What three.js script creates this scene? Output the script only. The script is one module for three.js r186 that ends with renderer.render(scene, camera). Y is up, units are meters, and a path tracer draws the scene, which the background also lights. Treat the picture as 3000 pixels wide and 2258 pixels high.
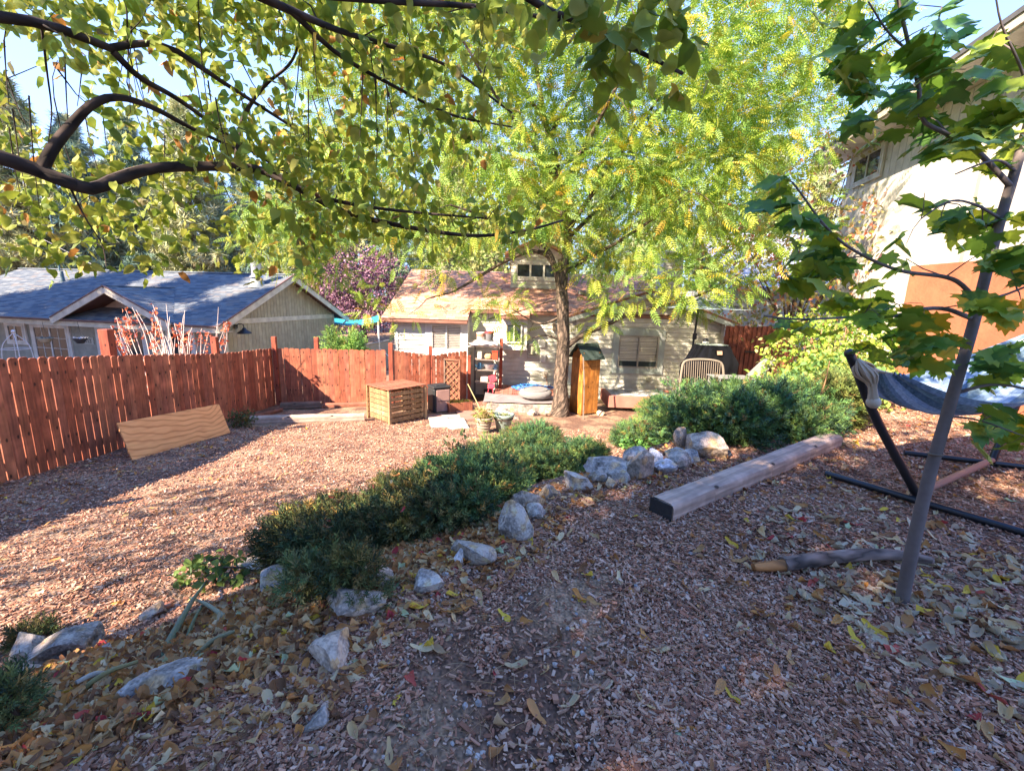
import * as THREE from 'three';
import { mergeGeometries } from 'three/addons/utils/BufferGeometryUtils.js';
import { RoundedBoxGeometry } from 'three/addons/geometries/RoundedBoxGeometry.js';

// ---------- camera, sky, sun, exposure ----------
const scene = new THREE.Scene();
const PITCH = 11.3 * Math.PI / 180, ROLL = 0.030, FPX = 1280, EYE = new THREE.Vector3(0, 1.6, 0);
const camera = new THREE.PerspectiveCamera(2 * Math.atan(1129 / FPX) * 180 / Math.PI, 3000 / 2258, 0.05, 600);
camera.rotation.order = 'YXZ'; camera.position.copy(EYE); camera.rotation.set(-PITCH, 0, ROLL); camera.updateMatrixWorld();
{
  const W = 256, H = 128, d = new Float32Array(W * H * 4), k = 0.72;
  const zen = [0.09, 0.22, 0.7], hor = [0.44, 0.6, 0.88];
  for (let j = 0; j < H; j++) for (let i = 0; i < W; i++) {
    const el = Math.max(0, Math.sin(((j + 0.5) / H - 0.5) * Math.PI)), t = Math.pow(el, 0.55), o = (j * W + i) * 4;
    for (let c = 0; c < 3; c++) d[o + c] = k * (hor[c] * (1 - t) + zen[c] * t);
    d[o + 3] = 1;
  }
  const sky = new THREE.DataTexture(d, W, H, THREE.RGBAFormat, THREE.FloatType);
  sky.mapping = THREE.EquirectangularReflectionMapping; sky.magFilter = THREE.LinearFilter; sky.needsUpdate = true;
  scene.background = sky; scene.environment = sky;
}
const SUN = new THREE.Vector3(0.58, -0.6, -0.55).normalize();
const sun = new THREE.DirectionalLight(0xffe9d2, 5);
sun.position.copy(SUN).multiplyScalar(-45).add(new THREE.Vector3(0, 0, -12)); sun.target.position.set(0, 0, -12);
sun.castShadow = true; sun.shadow.mapSize.set(4096, 4096);
Object.assign(sun.shadow.camera, { left: -35, right: 35, top: 35, bottom: -35, near: 1, far: 120 });
scene.add(sun, sun.target);
const renderer = new THREE.WebGLRenderer({ antialias: true });
renderer.toneMapping = THREE.LinearToneMapping; renderer.toneMappingExposure = 4.5;
renderer.shadowMap.enabled = true;
// ---------- helpers ----------
const V = (x, y, z) => new THREE.Vector3(x, y, z);
function rngOf(s) { let a = s >>> 0; return () => { a = (a + 0x6D2B79F5) | 0; let t = Math.imul(a ^ (a >>> 15), 1 | a); t = (t + Math.imul(t ^ (t >>> 7), 61 | t)) ^ t; return ((t ^ (t >>> 14)) >>> 0) / 4294967296; }; }
const R0 = rngOf(11);
const hash = (x, y, z) => { let h = Math.imul(x | 0, 374761393) + Math.imul(y | 0, 668265263) + Math.imul(z | 0, 1274126177); h = Math.imul(h ^ (h >>> 13), 1274126177); return ((h ^ (h >>> 16)) >>> 0) / 4294967296; };
const sm = (t) => t * t * (3 - 2 * t), lerp = (a, b, t) => a + (b - a) * t, cl = (x, a = 0, b = 1) => Math.min(b, Math.max(a, x)), sst = (a, b, x) => sm(cl((x - a) / (b - a)));
function noise(x, y, z = 0) {
  const i = Math.floor(x), j = Math.floor(y), k = Math.floor(z), u = sm(x - i), v = sm(y - j), w = sm(z - k);
  const L = (kk) => lerp(lerp(hash(i, j, kk), hash(i + 1, j, kk), u), lerp(hash(i, j + 1, kk), hash(i + 1, j + 1, kk), u), v);
  return lerp(L(k), L(k + 1), w);
}
const fbm = (x, y, z = 0, o = 4) => { let s = 0, a = 0.5, n = 0; for (let i = 0; i < o; i++) { s += a * noise(x, y, z); n += a; a *= 0.5; x = x * 2.03 + 7.1; y = y * 2.03 + 3.7; z = z * 2.03 + 1.3; } return s / n; };
// tileable noise on a p x p lattice
function tn(x, y, p, s) { const i = Math.floor(x), j = Math.floor(y), u = sm(x - i), v = sm(y - j), m = (a) => ((a % p) + p) % p; return lerp(lerp(hash(m(i), m(j), s), hash(m(i + 1), m(j), s), u), lerp(hash(m(i), m(j + 1), s), hash(m(i + 1), m(j + 1), s), u), v); }
const tf = (x, y, px, s, o = 4) => { let r = 0, a = 0.5, n = 0, p = px; for (let i = 0; i < o; i++) { r += a * tn(x * p, y * p, p, s + i); n += a; a *= 0.5; p *= 2; } return r / n; };
function tex(size, fn, srgb = true, rep = 1) {      // fn(u,v) -> [r,g,b] 0..1 (srgb) or a number
  const d = new Uint8Array(size * size * 4);
  for (let j = 0; j < size; j++) for (let i = 0; i < size; i++) {
    const c = fn((i + 0.5) / size, (j + 0.5) / size), o = (j * size + i) * 4;
    if (typeof c === 'number') d[o] = d[o + 1] = d[o + 2] = cl(c) * 255; else for (let k = 0; k < 3; k++) d[o + k] = cl(c[k]) * 255;
    d[o + 3] = 255;
  }
  const t = new THREE.DataTexture(d, size, size); t.wrapS = t.wrapT = THREE.RepeatWrapping; t.magFilter = THREE.LinearFilter; t.minFilter = THREE.LinearMipmapLinearFilter; t.generateMipmaps = true;
  if (srgb) t.colorSpace = THREE.SRGBColorSpace; t.repeat.set(rep, rep); t.needsUpdate = true; return t;
}
const mixc = (a, b, t) => [lerp(a[0], b[0], t), lerp(a[1], b[1], t), lerp(a[2], b[2], t)];
const lin = (r, g, b) => new THREE.Color().setRGB(r, g, b);
const M = (color, roughness = 0.85, o = {}) => new THREE.MeshStandardMaterial({ color, roughness, ...o });
// photo pixel -> world
function ray(px, py) { return V((px - 1500) / FPX, -(py - 1129) / FPX, -1).applyQuaternion(camera.quaternion); }
function at(px, py, c) { const d = ray(px, py), t = c.y !== undefined ? (c.y - EYE.y) / d.y : c.z !== undefined ? c.z / d.z : c.x / d.x; return EYE.clone().addScaledVector(d, t); }
function toPx(p) { const v = p.clone().sub(EYE).applyQuaternion(camera.quaternion.clone().invert()); return v.z > -0.01 ? [-9999, -9999] : [1500 + FPX * v.x / -v.z, 1129 - FPX * v.y / -v.z]; }
// naming
const taken = new Map();
function numbered(n) { const k = taken.get(n) ?? 0; taken.set(n, k + 1); return k ? `${n}_${String(k).padStart(3, '0')}` : n; }
function tag(o, label, category, group, kind) { o.userData.label = label; if (category) o.userData.category = category; if (group) o.userData.group = group; if (kind) o.userData.kind = kind; return o; }
function thing(name, label, category, pos, turn = 0, group) { const g = new THREE.Group(); g.name = numbered(name); if (pos) g.position.copy(pos); g.rotation.y = turn; scene.add(g); return tag(g, label, category, group); }
function part(parent, name, geo, mat, pos, rot) { const m = new THREE.Mesh(geo, mat); m.name = parent === scene ? numbered(name) : name; if (pos) m.position.set(...(pos.isVector3 ? pos.toArray() : pos)); if (rot) m.rotation.set(...rot); m.castShadow = m.receiveShadow = true; parent.add(m); return m; }
function solo(name, geo, mat, label, category, pos, rot, group, kind) { return tag(part(scene, name, geo, mat, pos, rot), label, category, group, kind); }
function structure(name, geo, mat) { const m = part(scene, name, geo, mat); m.userData.kind = 'structure'; return m; }
// metre uv by dominant normal
function muv(g, ou = 0, ov = 0, s = 1, swap = false) {
  const p = g.attributes.position, n = g.attributes.normal, uv = new Float32Array(p.count * 2);
  for (let i = 0; i < p.count; i++) {
    const ax = Math.abs(n.getX(i)), ay = Math.abs(n.getY(i)), az = Math.abs(n.getZ(i)); let a, b;
    if (ax >= ay && ax >= az) { a = p.getZ(i); b = p.getY(i); } else if (ay >= az) { a = p.getX(i); b = p.getZ(i); } else { a = p.getX(i); b = p.getY(i); }
    if (swap) [a, b] = [b, a];
    uv[2 * i] = (a + ou) * s; uv[2 * i + 1] = (b + ov) * s;
  }
  g.setAttribute('uv', new THREE.BufferAttribute(uv, 2)); return g;
}
const box = (w, h, d, ou, ov, swap) => muv(new THREE.BoxGeometry(w, h, d), ou, ov, 1, swap);
const rbox = (w, h, d, r = 0.01, ou, ov, swap) => muv(new RoundedBoxGeometry(w, h, d, 2, Math.min(r, w / 2.1, h / 2.1, d / 2.1)), ou, ov, 1, swap);
const tr = (g, x, y, z, rx = 0, ry = 0, rz = 0) => g.applyMatrix4(new THREE.Matrix4().compose(V(x, y, z), new THREE.Quaternion().setFromEuler(new THREE.Euler(rx, ry, rz)), V(1, 1, 1)));
const merge = (a) => { const any = a.some((g) => !g.index); const b = any ? a.map((g) => g.index ? g.toNonIndexed() : g) : a; return mergeGeometries(b); };
const cyl = (r0, r1, h, n = 12) => new THREE.CylinderGeometry(r0, r1, h, n);
function bar(a, b, r, n = 8, r2 = r) { const d = b.clone().sub(a), L = d.length(), g = cyl(r2, r, L, n); g.translate(0, L / 2, 0); g.applyMatrix4(new THREE.Matrix4().compose(a, new THREE.Quaternion().setFromUnitVectors(V(0, 1, 0), d.normalize()), V(1, 1, 1))); return g; }
function prism(pts, depth, bevel = 0) { const s = new THREE.Shape(pts.map((p) => new THREE.Vector2(p[0], p[1]))); const g = new THREE.ExtrudeGeometry(s, { depth, bevelEnabled: bevel > 0, bevelSize: bevel, bevelThickness: bevel, bevelSegments: 1, curveSegments: 6 }); return muv(g); }
// tapered tube through points with bark lumps; uv in metres
function tube(pts, r0, r1, seg = 8, rough = 0, seed = 0, step = 0, pow = 1) {
  const c = new THREE.CatmullRomCurve3(pts), L = c.getLength(), n = Math.max(2, Math.round(L / (step || Math.max(0.05, (r0 + r1) * 1.4)))), pos = [], uv = [], idx = [];
  let nrm = V(0.3, 1, 0.2).normalize(), t0 = c.getTangentAt(0); nrm = nrm.addScaledVector(t0, -nrm.dot(t0)).normalize();
  for (let i = 0; i <= n; i++) {
    const t = i / n, p = c.getPointAt(t), tg = c.getTangentAt(t); nrm.addScaledVector(tg, -nrm.dot(tg)).normalize(); const bn = tg.clone().cross(nrm), r = typeof r0 === 'function' ? r0(t) : lerp(r0, r1, Math.pow(t, pow));
    for (let j = 0; j <= seg; j++) {
      const a = j / seg * Math.PI * 2, k = r * (1 + rough * (fbm(Math.cos(a) * 2 + seed, Math.sin(a) * 2 + seed, t * L * 3, 3) - 0.5) * 2);
      pos.push(p.x + k * (nrm.x * Math.cos(a) + bn.x * Math.sin(a)), p.y + k * (nrm.y * Math.cos(a) + bn.y * Math.sin(a)), p.z + k * (nrm.z * Math.cos(a) + bn.z * Math.sin(a)));
      uv.push(j / seg * Math.max(0.05, r * 6.28), t * L);
    }
  }
  for (let i = 0; i < n; i++) for (let j = 0; j < seg; j++) { const a = i * (seg + 1) + j, b = a + seg + 1; idx.push(a, a + 1, b, b, a + 1, b + 1); }
  for (const [o, f] of [[0, 1], [n * (seg + 1), 0]]) for (let j = 1; j < seg - 1; j++) f ? idx.push(o, o + j + 1, o + j) : idx.push(o, o + j, o + j + 1);
  const g = new THREE.BufferGeometry(); g.setAttribute('position', new THREE.Float32BufferAttribute(pos, 3)); g.setAttribute('uv', new THREE.Float32BufferAttribute(uv, 2)); g.setIndex(idx); g.computeVertexNormals(); return g;
}
// instanced copies as one "stuff" object or part
const _m = new THREE.Matrix4(), _q = new THREE.Quaternion(), _e = new THREE.Euler();
function instances(parent, name, geo, mat, list, label, category) {   // list: {p, q|e, s, c}
  const im = new THREE.InstancedMesh(geo, mat, list.length); im.name = parent === scene ? numbered(name) : name; im.castShadow = im.receiveShadow = true;
  list.forEach((l, i) => { const q = l.q ?? _q.setFromEuler(_e.set(...l.e)); im.setMatrixAt(i, _m.compose(l.p, q, l.s.isVector3 ? l.s : V(l.s, l.s, l.s))); if (l.c) im.setColorAt(i, l.c); });
  im.userData.kind = 'stuff'; if (label) tag(im, label, category); parent.add(im); return im;
}
// ---------- textures and materials ----------
const woodT = tex(512, (u, v) => {            // grain along v, knots; neutral, multiplied by paint
  let w = u + 0.05 * (tf(u, v, 3, 5, 2) - 0.5); let k = 0;
  for (let i = 0; i < 9; i++) { const kx = hash(i, 3, 1), ky = hash(i, 5, 2), dx = Math.min(Math.abs(u - kx), 1 - Math.abs(u - kx)), dy = Math.min(Math.abs(v - ky), 1 - Math.abs(v - ky)) * 0.6, d = Math.hypot(dx, dy); w += 0.012 * Math.exp(-d * d * 900) * Math.sign(u - kx); k = Math.max(k, 1 - sst(0.008, 0.022, d)); }
  const g = tf(w, v * 0.06, 40, 9, 3), b = tf(u, v, 6, 21, 4), s = 0.62 + 0.3 * g + 0.42 * (b - 0.5) - 0.4 * k; return [s, s * 0.97, s * 0.95];
});
const grainT = tex(256, (u, v) => tf(u, v * 0.05, 40, 9, 3), false);
const barkT = tex(512, (u, v) => { const w = u + 0.05 * (tf(u, v, 6, 3, 3) - 0.5), r = Math.abs(tf(w, v * 0.35, 14, 4, 3) - 0.5) * 2, s = 0.4 + 0.75 * Math.pow(r, 0.6) + 0.3 * (tf(u, v, 8, 8, 3) - 0.5); return [s, s * 0.95, s * 0.9]; });
const barkB = tex(512, (u, v) => { const w = u + 0.05 * (tf(u, v, 6, 3, 3) - 0.5); return Math.pow(Math.abs(tf(w, v * 0.35, 14, 4, 3) - 0.5) * 2, 0.6); }, false);
const stoneT = tex(512, (u, v) => { const a = tf(u, v, 6, 31, 5), b = tf(u, v, 48, 37, 2), s = 0.8 + 0.75 * (a - 0.5) + 0.4 * (b - 0.5), y = sst(0.5, 0.7, tf(u, v, 5, 41, 3)); return mixc([s * 1.0, s, s * 1.02], [s * 1.08, s * 0.95, s * 0.74], y * 0.8); });
const stoneB = tex(256, (u, v) => tf(u, v, 10, 31, 5), false);
const blotT = tex(256, (u, v) => { const s = 0.86 + 0.22 * (tf(u, v, 4, 51, 5) - 0.5) + 0.06 * (tf(u, v, 64, 3, 1) - 0.5); return [s, s, s * 0.99]; });
const fineB = tex(256, (u, v) => tf(u, v, 32, 61, 3), false);
const groundT = tex(1024, (u, v) => {
  const a = tf(u, v, 5, 71, 4), b = tf(u, v, 60, 77, 3), c = tf(u, v, 180, 81, 1);
  let k = mixc([0.42, 0.32, 0.26], [0.58, 0.49, 0.4], sst(0.35, 0.65, a)); const s = 0.55 + 0.55 * b + 0.5 * (c - 0.2); k = k.map((x) => x * s); return k;
});
const groundB = tex(512, (u, v) => 0.5 * tf(u, v, 40, 77, 3) + 0.5 * tf(u, v, 128, 81, 1), false);
const plyT = tex(512, (u, v) => { const d = Math.hypot((u - 0.55) * 2.2, (v - 0.45) * 5) + 0.5 * (tf(u, v, 4, 15, 3) - 0.5), r = Math.pow(0.5 + 0.5 * Math.sin(d * 34), 6), g = tf(u * 0.15, v, 64, 9, 2); return mixc([0.95, 0.7, 0.46], [0.7, 0.42, 0.24], cl(0.5 * r + 0.45 * (g - 0.3) + 0.3 * (tf(u, v, 8, 2, 3) - 0.5))); });
const paint = (c, r = 0.75, o = {}) => M(c, r, { map: blotT, ...o });
const stain = (c, r = 0.8, o = {}) => M(c, r, { map: woodT, bumpMap: grainT, bumpScale: 0.0015, ...o });
const redA = [lin(0.62, 0.2, 0.1), lin(0.52, 0.15, 0.075), lin(0.68, 0.25, 0.135), lin(0.56, 0.19, 0.11)].map((c) => stain(c));
const postRed = stain(lin(0.52, 0.12, 0.06));
const rawWood = [lin(0.66, 0.44, 0.22), lin(0.58, 0.36, 0.17), lin(0.7, 0.5, 0.27)].map((c) => stain(c));
const oldWood = [lin(0.3, 0.22, 0.17), lin(0.36, 0.29, 0.23)].map((c) => stain(c, 0.95, { bumpScale: 0.004 }));
const barkM = (c, b = 0.008) => M(c, 0.95, { map: barkT, bumpMap: barkB, bumpScale: b });
const stoneM = (c) => M(c, 0.95, { map: stoneT, bumpMap: stoneB, bumpScale: 0.012 });
const leafM = (c = lin(1, 1, 1), t = 0.45, o = {}) => new THREE.MeshPhysicalMaterial({ color: c, roughness: 0.7, transmission: t, thickness: 0, specularIntensity: 0.35, side: THREE.DoubleSide, ...o });
const white = paint(lin(0.8, 0.79, 0.75)), trimW = paint(lin(0.83, 0.83, 0.8), 0.6), black = M(lin(0.018, 0.018, 0.02), 0.45), darkIn = M(lin(0.02, 0.02, 0.022), 0.9);
const glass = M(lin(0.035, 0.045, 0.05), 0.06), metal = M(lin(0.45, 0.46, 0.47), 0.4, { metalness: 0.8 });
const pick = (a, r = R0) => a[Math.floor(r() * a.length)];
// ---------- terrain ----------
const EDGE = [[12, -9.5], [7.4, -8.2], [5.5, -7.0], [4.2, -6.3], [3.0, -5.75], [2.06, -5.0], [1.68, -4.46], [1.2, -4.05], [0.87, -3.9], [0.61, -3.66], [0.34, -3.4], [0.14, -3.18], [0.0, -2.74], [-0.25, -2.49], [-0.5, -2.21], [-0.85, -2.0], [-0.95, -1.68], [-1.27, -1.42], [-1.5, -1.22], [-2.0, -0.4], [-2.7, 1], [-4, 4], [-6, 9], [-8, 14]];
function edgeDist(x, z) {                // > 0 on the lower (yard) side
  let best = 1e9, sg = 1;
  for (let i = 0; i < EDGE.length - 1; i++) {
    const [ax, az] = EDGE[i], [bx, bz] = EDGE[i + 1], dx = bx - ax, dz = bz - az, t = cl(((x - ax) * dx + (z - az) * dz) / (dx * dx + dz * dz)), ex = x - ax - t * dx, ez = z - az - t * dz, d = ex * ex + ez * ez;
    if (d < best) { best = d; sg = dx * ez - dz * ex > 0 ? 1 : -1; }
  }
  return Math.sqrt(best) * sg;
}
const yardY = (z) => z > -10.5 ? -0.45 + 0.11 * Math.min(z, 1) : Math.max(-1.9, -1.605 + 0.05 * (z + 10.5));
function groundY(x, z, fine = true) {
  const T = -0.03 * Math.max(0, -z - 3.2) + 0.02 * (x - 1) * (x > 1 ? 0.6 : 0), e = edgeDist(x, z) + 0.18 * (fbm(x * 1.3, z * 1.3, 3, 2) - 0.5);
  let y = lerp(T, yardY(z), sst(-0.1, 2.0, e));
  if (x < -7.2) y = lerp(y, -2.4, sst(-7.2, -10, x));
  if (z < -16) y = lerp(y, -2.4, sst(-16, -24, z));
  if (fine) y += 0.07 * (fbm(x * 0.9, z * 0.9, 1, 3) - 0.5) + 0.02 * (fbm(x * 5, z * 5, 2, 2) - 0.5);
  return y;
}
function G(px, py) { const d = ray(px, py); let t = 0.3, prev = t; for (let i = 0; i < 900; i++) { const p = EYE.clone().addScaledVector(d, t); if (p.y < groundY(p.x, p.z)) { let a = prev, b = t; for (let k = 0; k < 18; k++) { const m = (a + b) / 2, q = EYE.clone().addScaledVector(d, m); if (q.y < groundY(q.x, q.z)) b = m; else a = m; } return EYE.clone().addScaledVector(d, b); } prev = t; t *= 1.012; } return EYE.clone().addScaledVector(d, t); }
const onG = (x, z, dy = 0) => V(x, groundY(x, z) + dy, z);
{
  const n = 460, pos = [], uv = [], idx = [], w = (s) => Math.sign(s) * (Math.abs(s) * 9 + Math.pow(Math.abs(s), 4) * 25 + Math.pow(Math.abs(s), 16) * 260);
  for (let j = 0; j <= n; j++) for (let i = 0; i <= n; i++) { const x = w(i / n * 2 - 1) - 0.5, z = w(j / n * 2 - 1) - 4.5; pos.push(x, groundY(x, z), z); uv.push(x / 1.7, z / 1.7); }
  for (let j = 0; j < n; j++) for (let i = 0; i < n; i++) { const a = j * (n + 1) + i, b = a + n + 1; idx.push(a, b, a + 1, a + 1, b, b + 1); }
  const g = new THREE.BufferGeometry(); g.setAttribute('position', new THREE.Float32BufferAttribute(pos, 3)); g.setAttribute('uv', new THREE.Float32BufferAttribute(uv, 2)); g.setIndex(idx); g.computeVertexNormals();
  structure('ground', g, M(lin(1.0, 0.92, 0.86), 1, { map: groundT, bumpMap: groundB, bumpScale: 0.012 }));
}
// ---------- shared builders for buildings ----------
function lapBoards(parent, mats, x0, x1, y0, y1, z, expo, clip, r) {      // front faces +z, each board its own mesh
  for (let y = y0; y < y1 - 0.02; y += expo) {
    const h = Math.min(expo, y1 - y); let a = x0, b = x1; if (clip) { const c = clip(y + h * 0.5); a = Math.max(a, c[0]); b = Math.min(b, c[1]); } if (b - a < 0.08) continue;
    part(parent, 'siding_board', box(b - a, h - 0.008, 0.018, r() * 3, r() * 3), mats[Math.floor(r() * mats.length)], [(a + b) / 2, y + h / 2, z + 0.006], [-0.2, 0, 0]);
  }
}
// shingled slope: o = lower left corner, u along the eave, v up the slope (unit), keep(a,b) filters tabs
function shingles(parent, mat, o, u, v, W, L, tints, r, keep, tw = 0.31, te = 0.145) {
  const n = u.clone().cross(v).normalize(), geos = [], c = [];
  for (let b = 0, row = 0; b < L; b += te, row++) for (let a = -((row * 0.37) % 1) * tw; a < W; a += tw) {
    const a0 = Math.max(0, a), a1 = Math.min(W, a + tw - 0.008); if (a1 - a0 < 0.03 || (keep && !keep((a0 + a1) / 2, b + te / 2))) continue;
    const g = new THREE.BoxGeometry(a1 - a0, 0.012, te * 1.25), m = new THREE.Matrix4().makeBasis(u, n, u.clone().cross(n));
    g.rotateX(-0.07 * (u.clone().cross(n).dot(v) > 0 ? -1 : 1)); g.applyMatrix4(m); const p = o.clone().addScaledVector(u, (a0 + a1) / 2).addScaledVector(v, b + te * 0.5).addScaledVector(n, 0.012 + 0.004 * r()); g.translate(p.x, p.y, p.z);
    const t = tints[Math.floor(r() * tints.length)], col = new Float32Array(24 * 3); for (let i = 0; i < 24; i++) col.set([t[0], t[1], t[2]], i * 3); g.setAttribute('color', new THREE.BufferAttribute(col, 3)); geos.push(g);
  }
  const m = part(parent, 'shingles', mergeGeometries(geos), mat); m.userData.kind = 'stuff'; return m;
}
function slab(pts, th) {        // pts: polygon in 3D (planar), thickened downwards
  const n = pts.length, pos = [], idx = []; for (const p of pts) pos.push(p.x, p.y, p.z); for (const p of pts) pos.push(p.x, p.y - th, p.z);
  for (let i = 1; i < n - 1; i++) idx.push(0, i, i + 1, n, n + i + 1, n + i); for (let i = 0; i < n; i++) { const j = (i + 1) % n; idx.push(i, n + i, j, j, n + i, n + j); }
  let g = new THREE.BufferGeometry(); g.setAttribute('position', new THREE.Float32BufferAttribute(pos, 3)); g.setIndex(idx); g = g.toNonIndexed(); g.computeVertexNormals(); return muv(g);
}
// window facing +z, proud of the wall; frame, panes and muntins or blinds
function windowUnit(parent, x0, x1, y0, y1, z, o = {}) {
  const { fw = 0.07, fm = trimW, n = 2, grid = null, blind = false, pm = glass, trim = 0, trimM = trimW } = o, w = new THREE.Group(); w.name = o.name ?? 'window'; parent.add(w);
  const W = x1 - x0, H = y1 - y0, cx = (x0 + x1) / 2, cy = (y0 + y1) / 2;
  if (trim) for (const [a, b, ww, hh] of [[cx, y1 + trim / 2, W + 2 * trim, trim], [cx, y0 - trim / 2, W + 2 * trim, trim], [x0 - trim / 2, cy, trim, H], [x1 + trim / 2, cy, trim, H]]) part(w, 'casing', box(ww, hh, 0.06), trimM, [a, b, z + 0.012]);
  const fg = [tr(box(W, fw, 0.07), cx, y1 - fw / 2, z + 0.02), tr(box(W, fw, 0.07), cx, y0 + fw / 2, z + 0.02)];
  for (let i = 0; i <= n; i++) fg.push(tr(box(fw, H - 2 * fw, 0.066), lerp(x0 + fw / 2, x1 - fw / 2, i / n), cy, z + 0.02)); part(w, 'frame', merge(fg), fm);
  if (blind) part(w, 'dim_room_sheet', box(W - 0.02, H - 0.02, 0.01), M(lin(0.3, 0.28, 0.25), 0.9), [cx, cy, z - 0.02]);  // grey sheet behind the blinds, dimness of the room put into its colour
  const iw = (W - fw) / n;
  for (let i = 0; i < n; i++) {
    const a = x0 + fw + i * iw, b = a + iw - fw;
    if (blind) { const k = Math.round((H - 2 * fw) / 0.055), lift = o.lift ?? 0; for (let j = 0; j < k * (1 - lift); j++) part(w, 'blind_slat', box(b - a - 0.01, 0.038, 0.004), blindM, [(a + b) / 2, y1 - fw - 0.03 - j * 0.055, z + 0.006], [0.5, 0, 0]); }
    const lh = (H - 2 * fw) * (o.lift ?? 0); part(w, 'pane', box(b - a, H - 2 * fw - lh, 0.004), blind ? clearG : pm, [(a + b) / 2, cy + lh / 2, z + 0.03]); if (lh) part(w, 'pane', box(b - a, lh - 0.004, 0.004), pm, [(a + b) / 2, y0 + fw + lh / 2, z + 0.03]);
    if (grid) { const gg = []; for (let j = 1; j < grid[0]; j++) gg.push(tr(box(0.022, H - 2 * fw, 0.014), lerp(a, b, j / grid[0]), cy, z + 0.036)); for (let j = 1; j < grid[1]; j++) gg.push(tr(box(b - a, 0.022, 0.012), (a + b) / 2, lerp(y0 + fw, y1 - fw, j / grid[1]), z + 0.036)); part(w, 'muntins', merge(gg), fm); }
  }
  return w;
}
const blindM = M(lin(0.72, 0.7, 0.62), 0.6), clearG = new THREE.MeshPhysicalMaterial({ color: 0xffffff, roughness: 0.03, transmission: 1, thickness: 0 });
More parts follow.
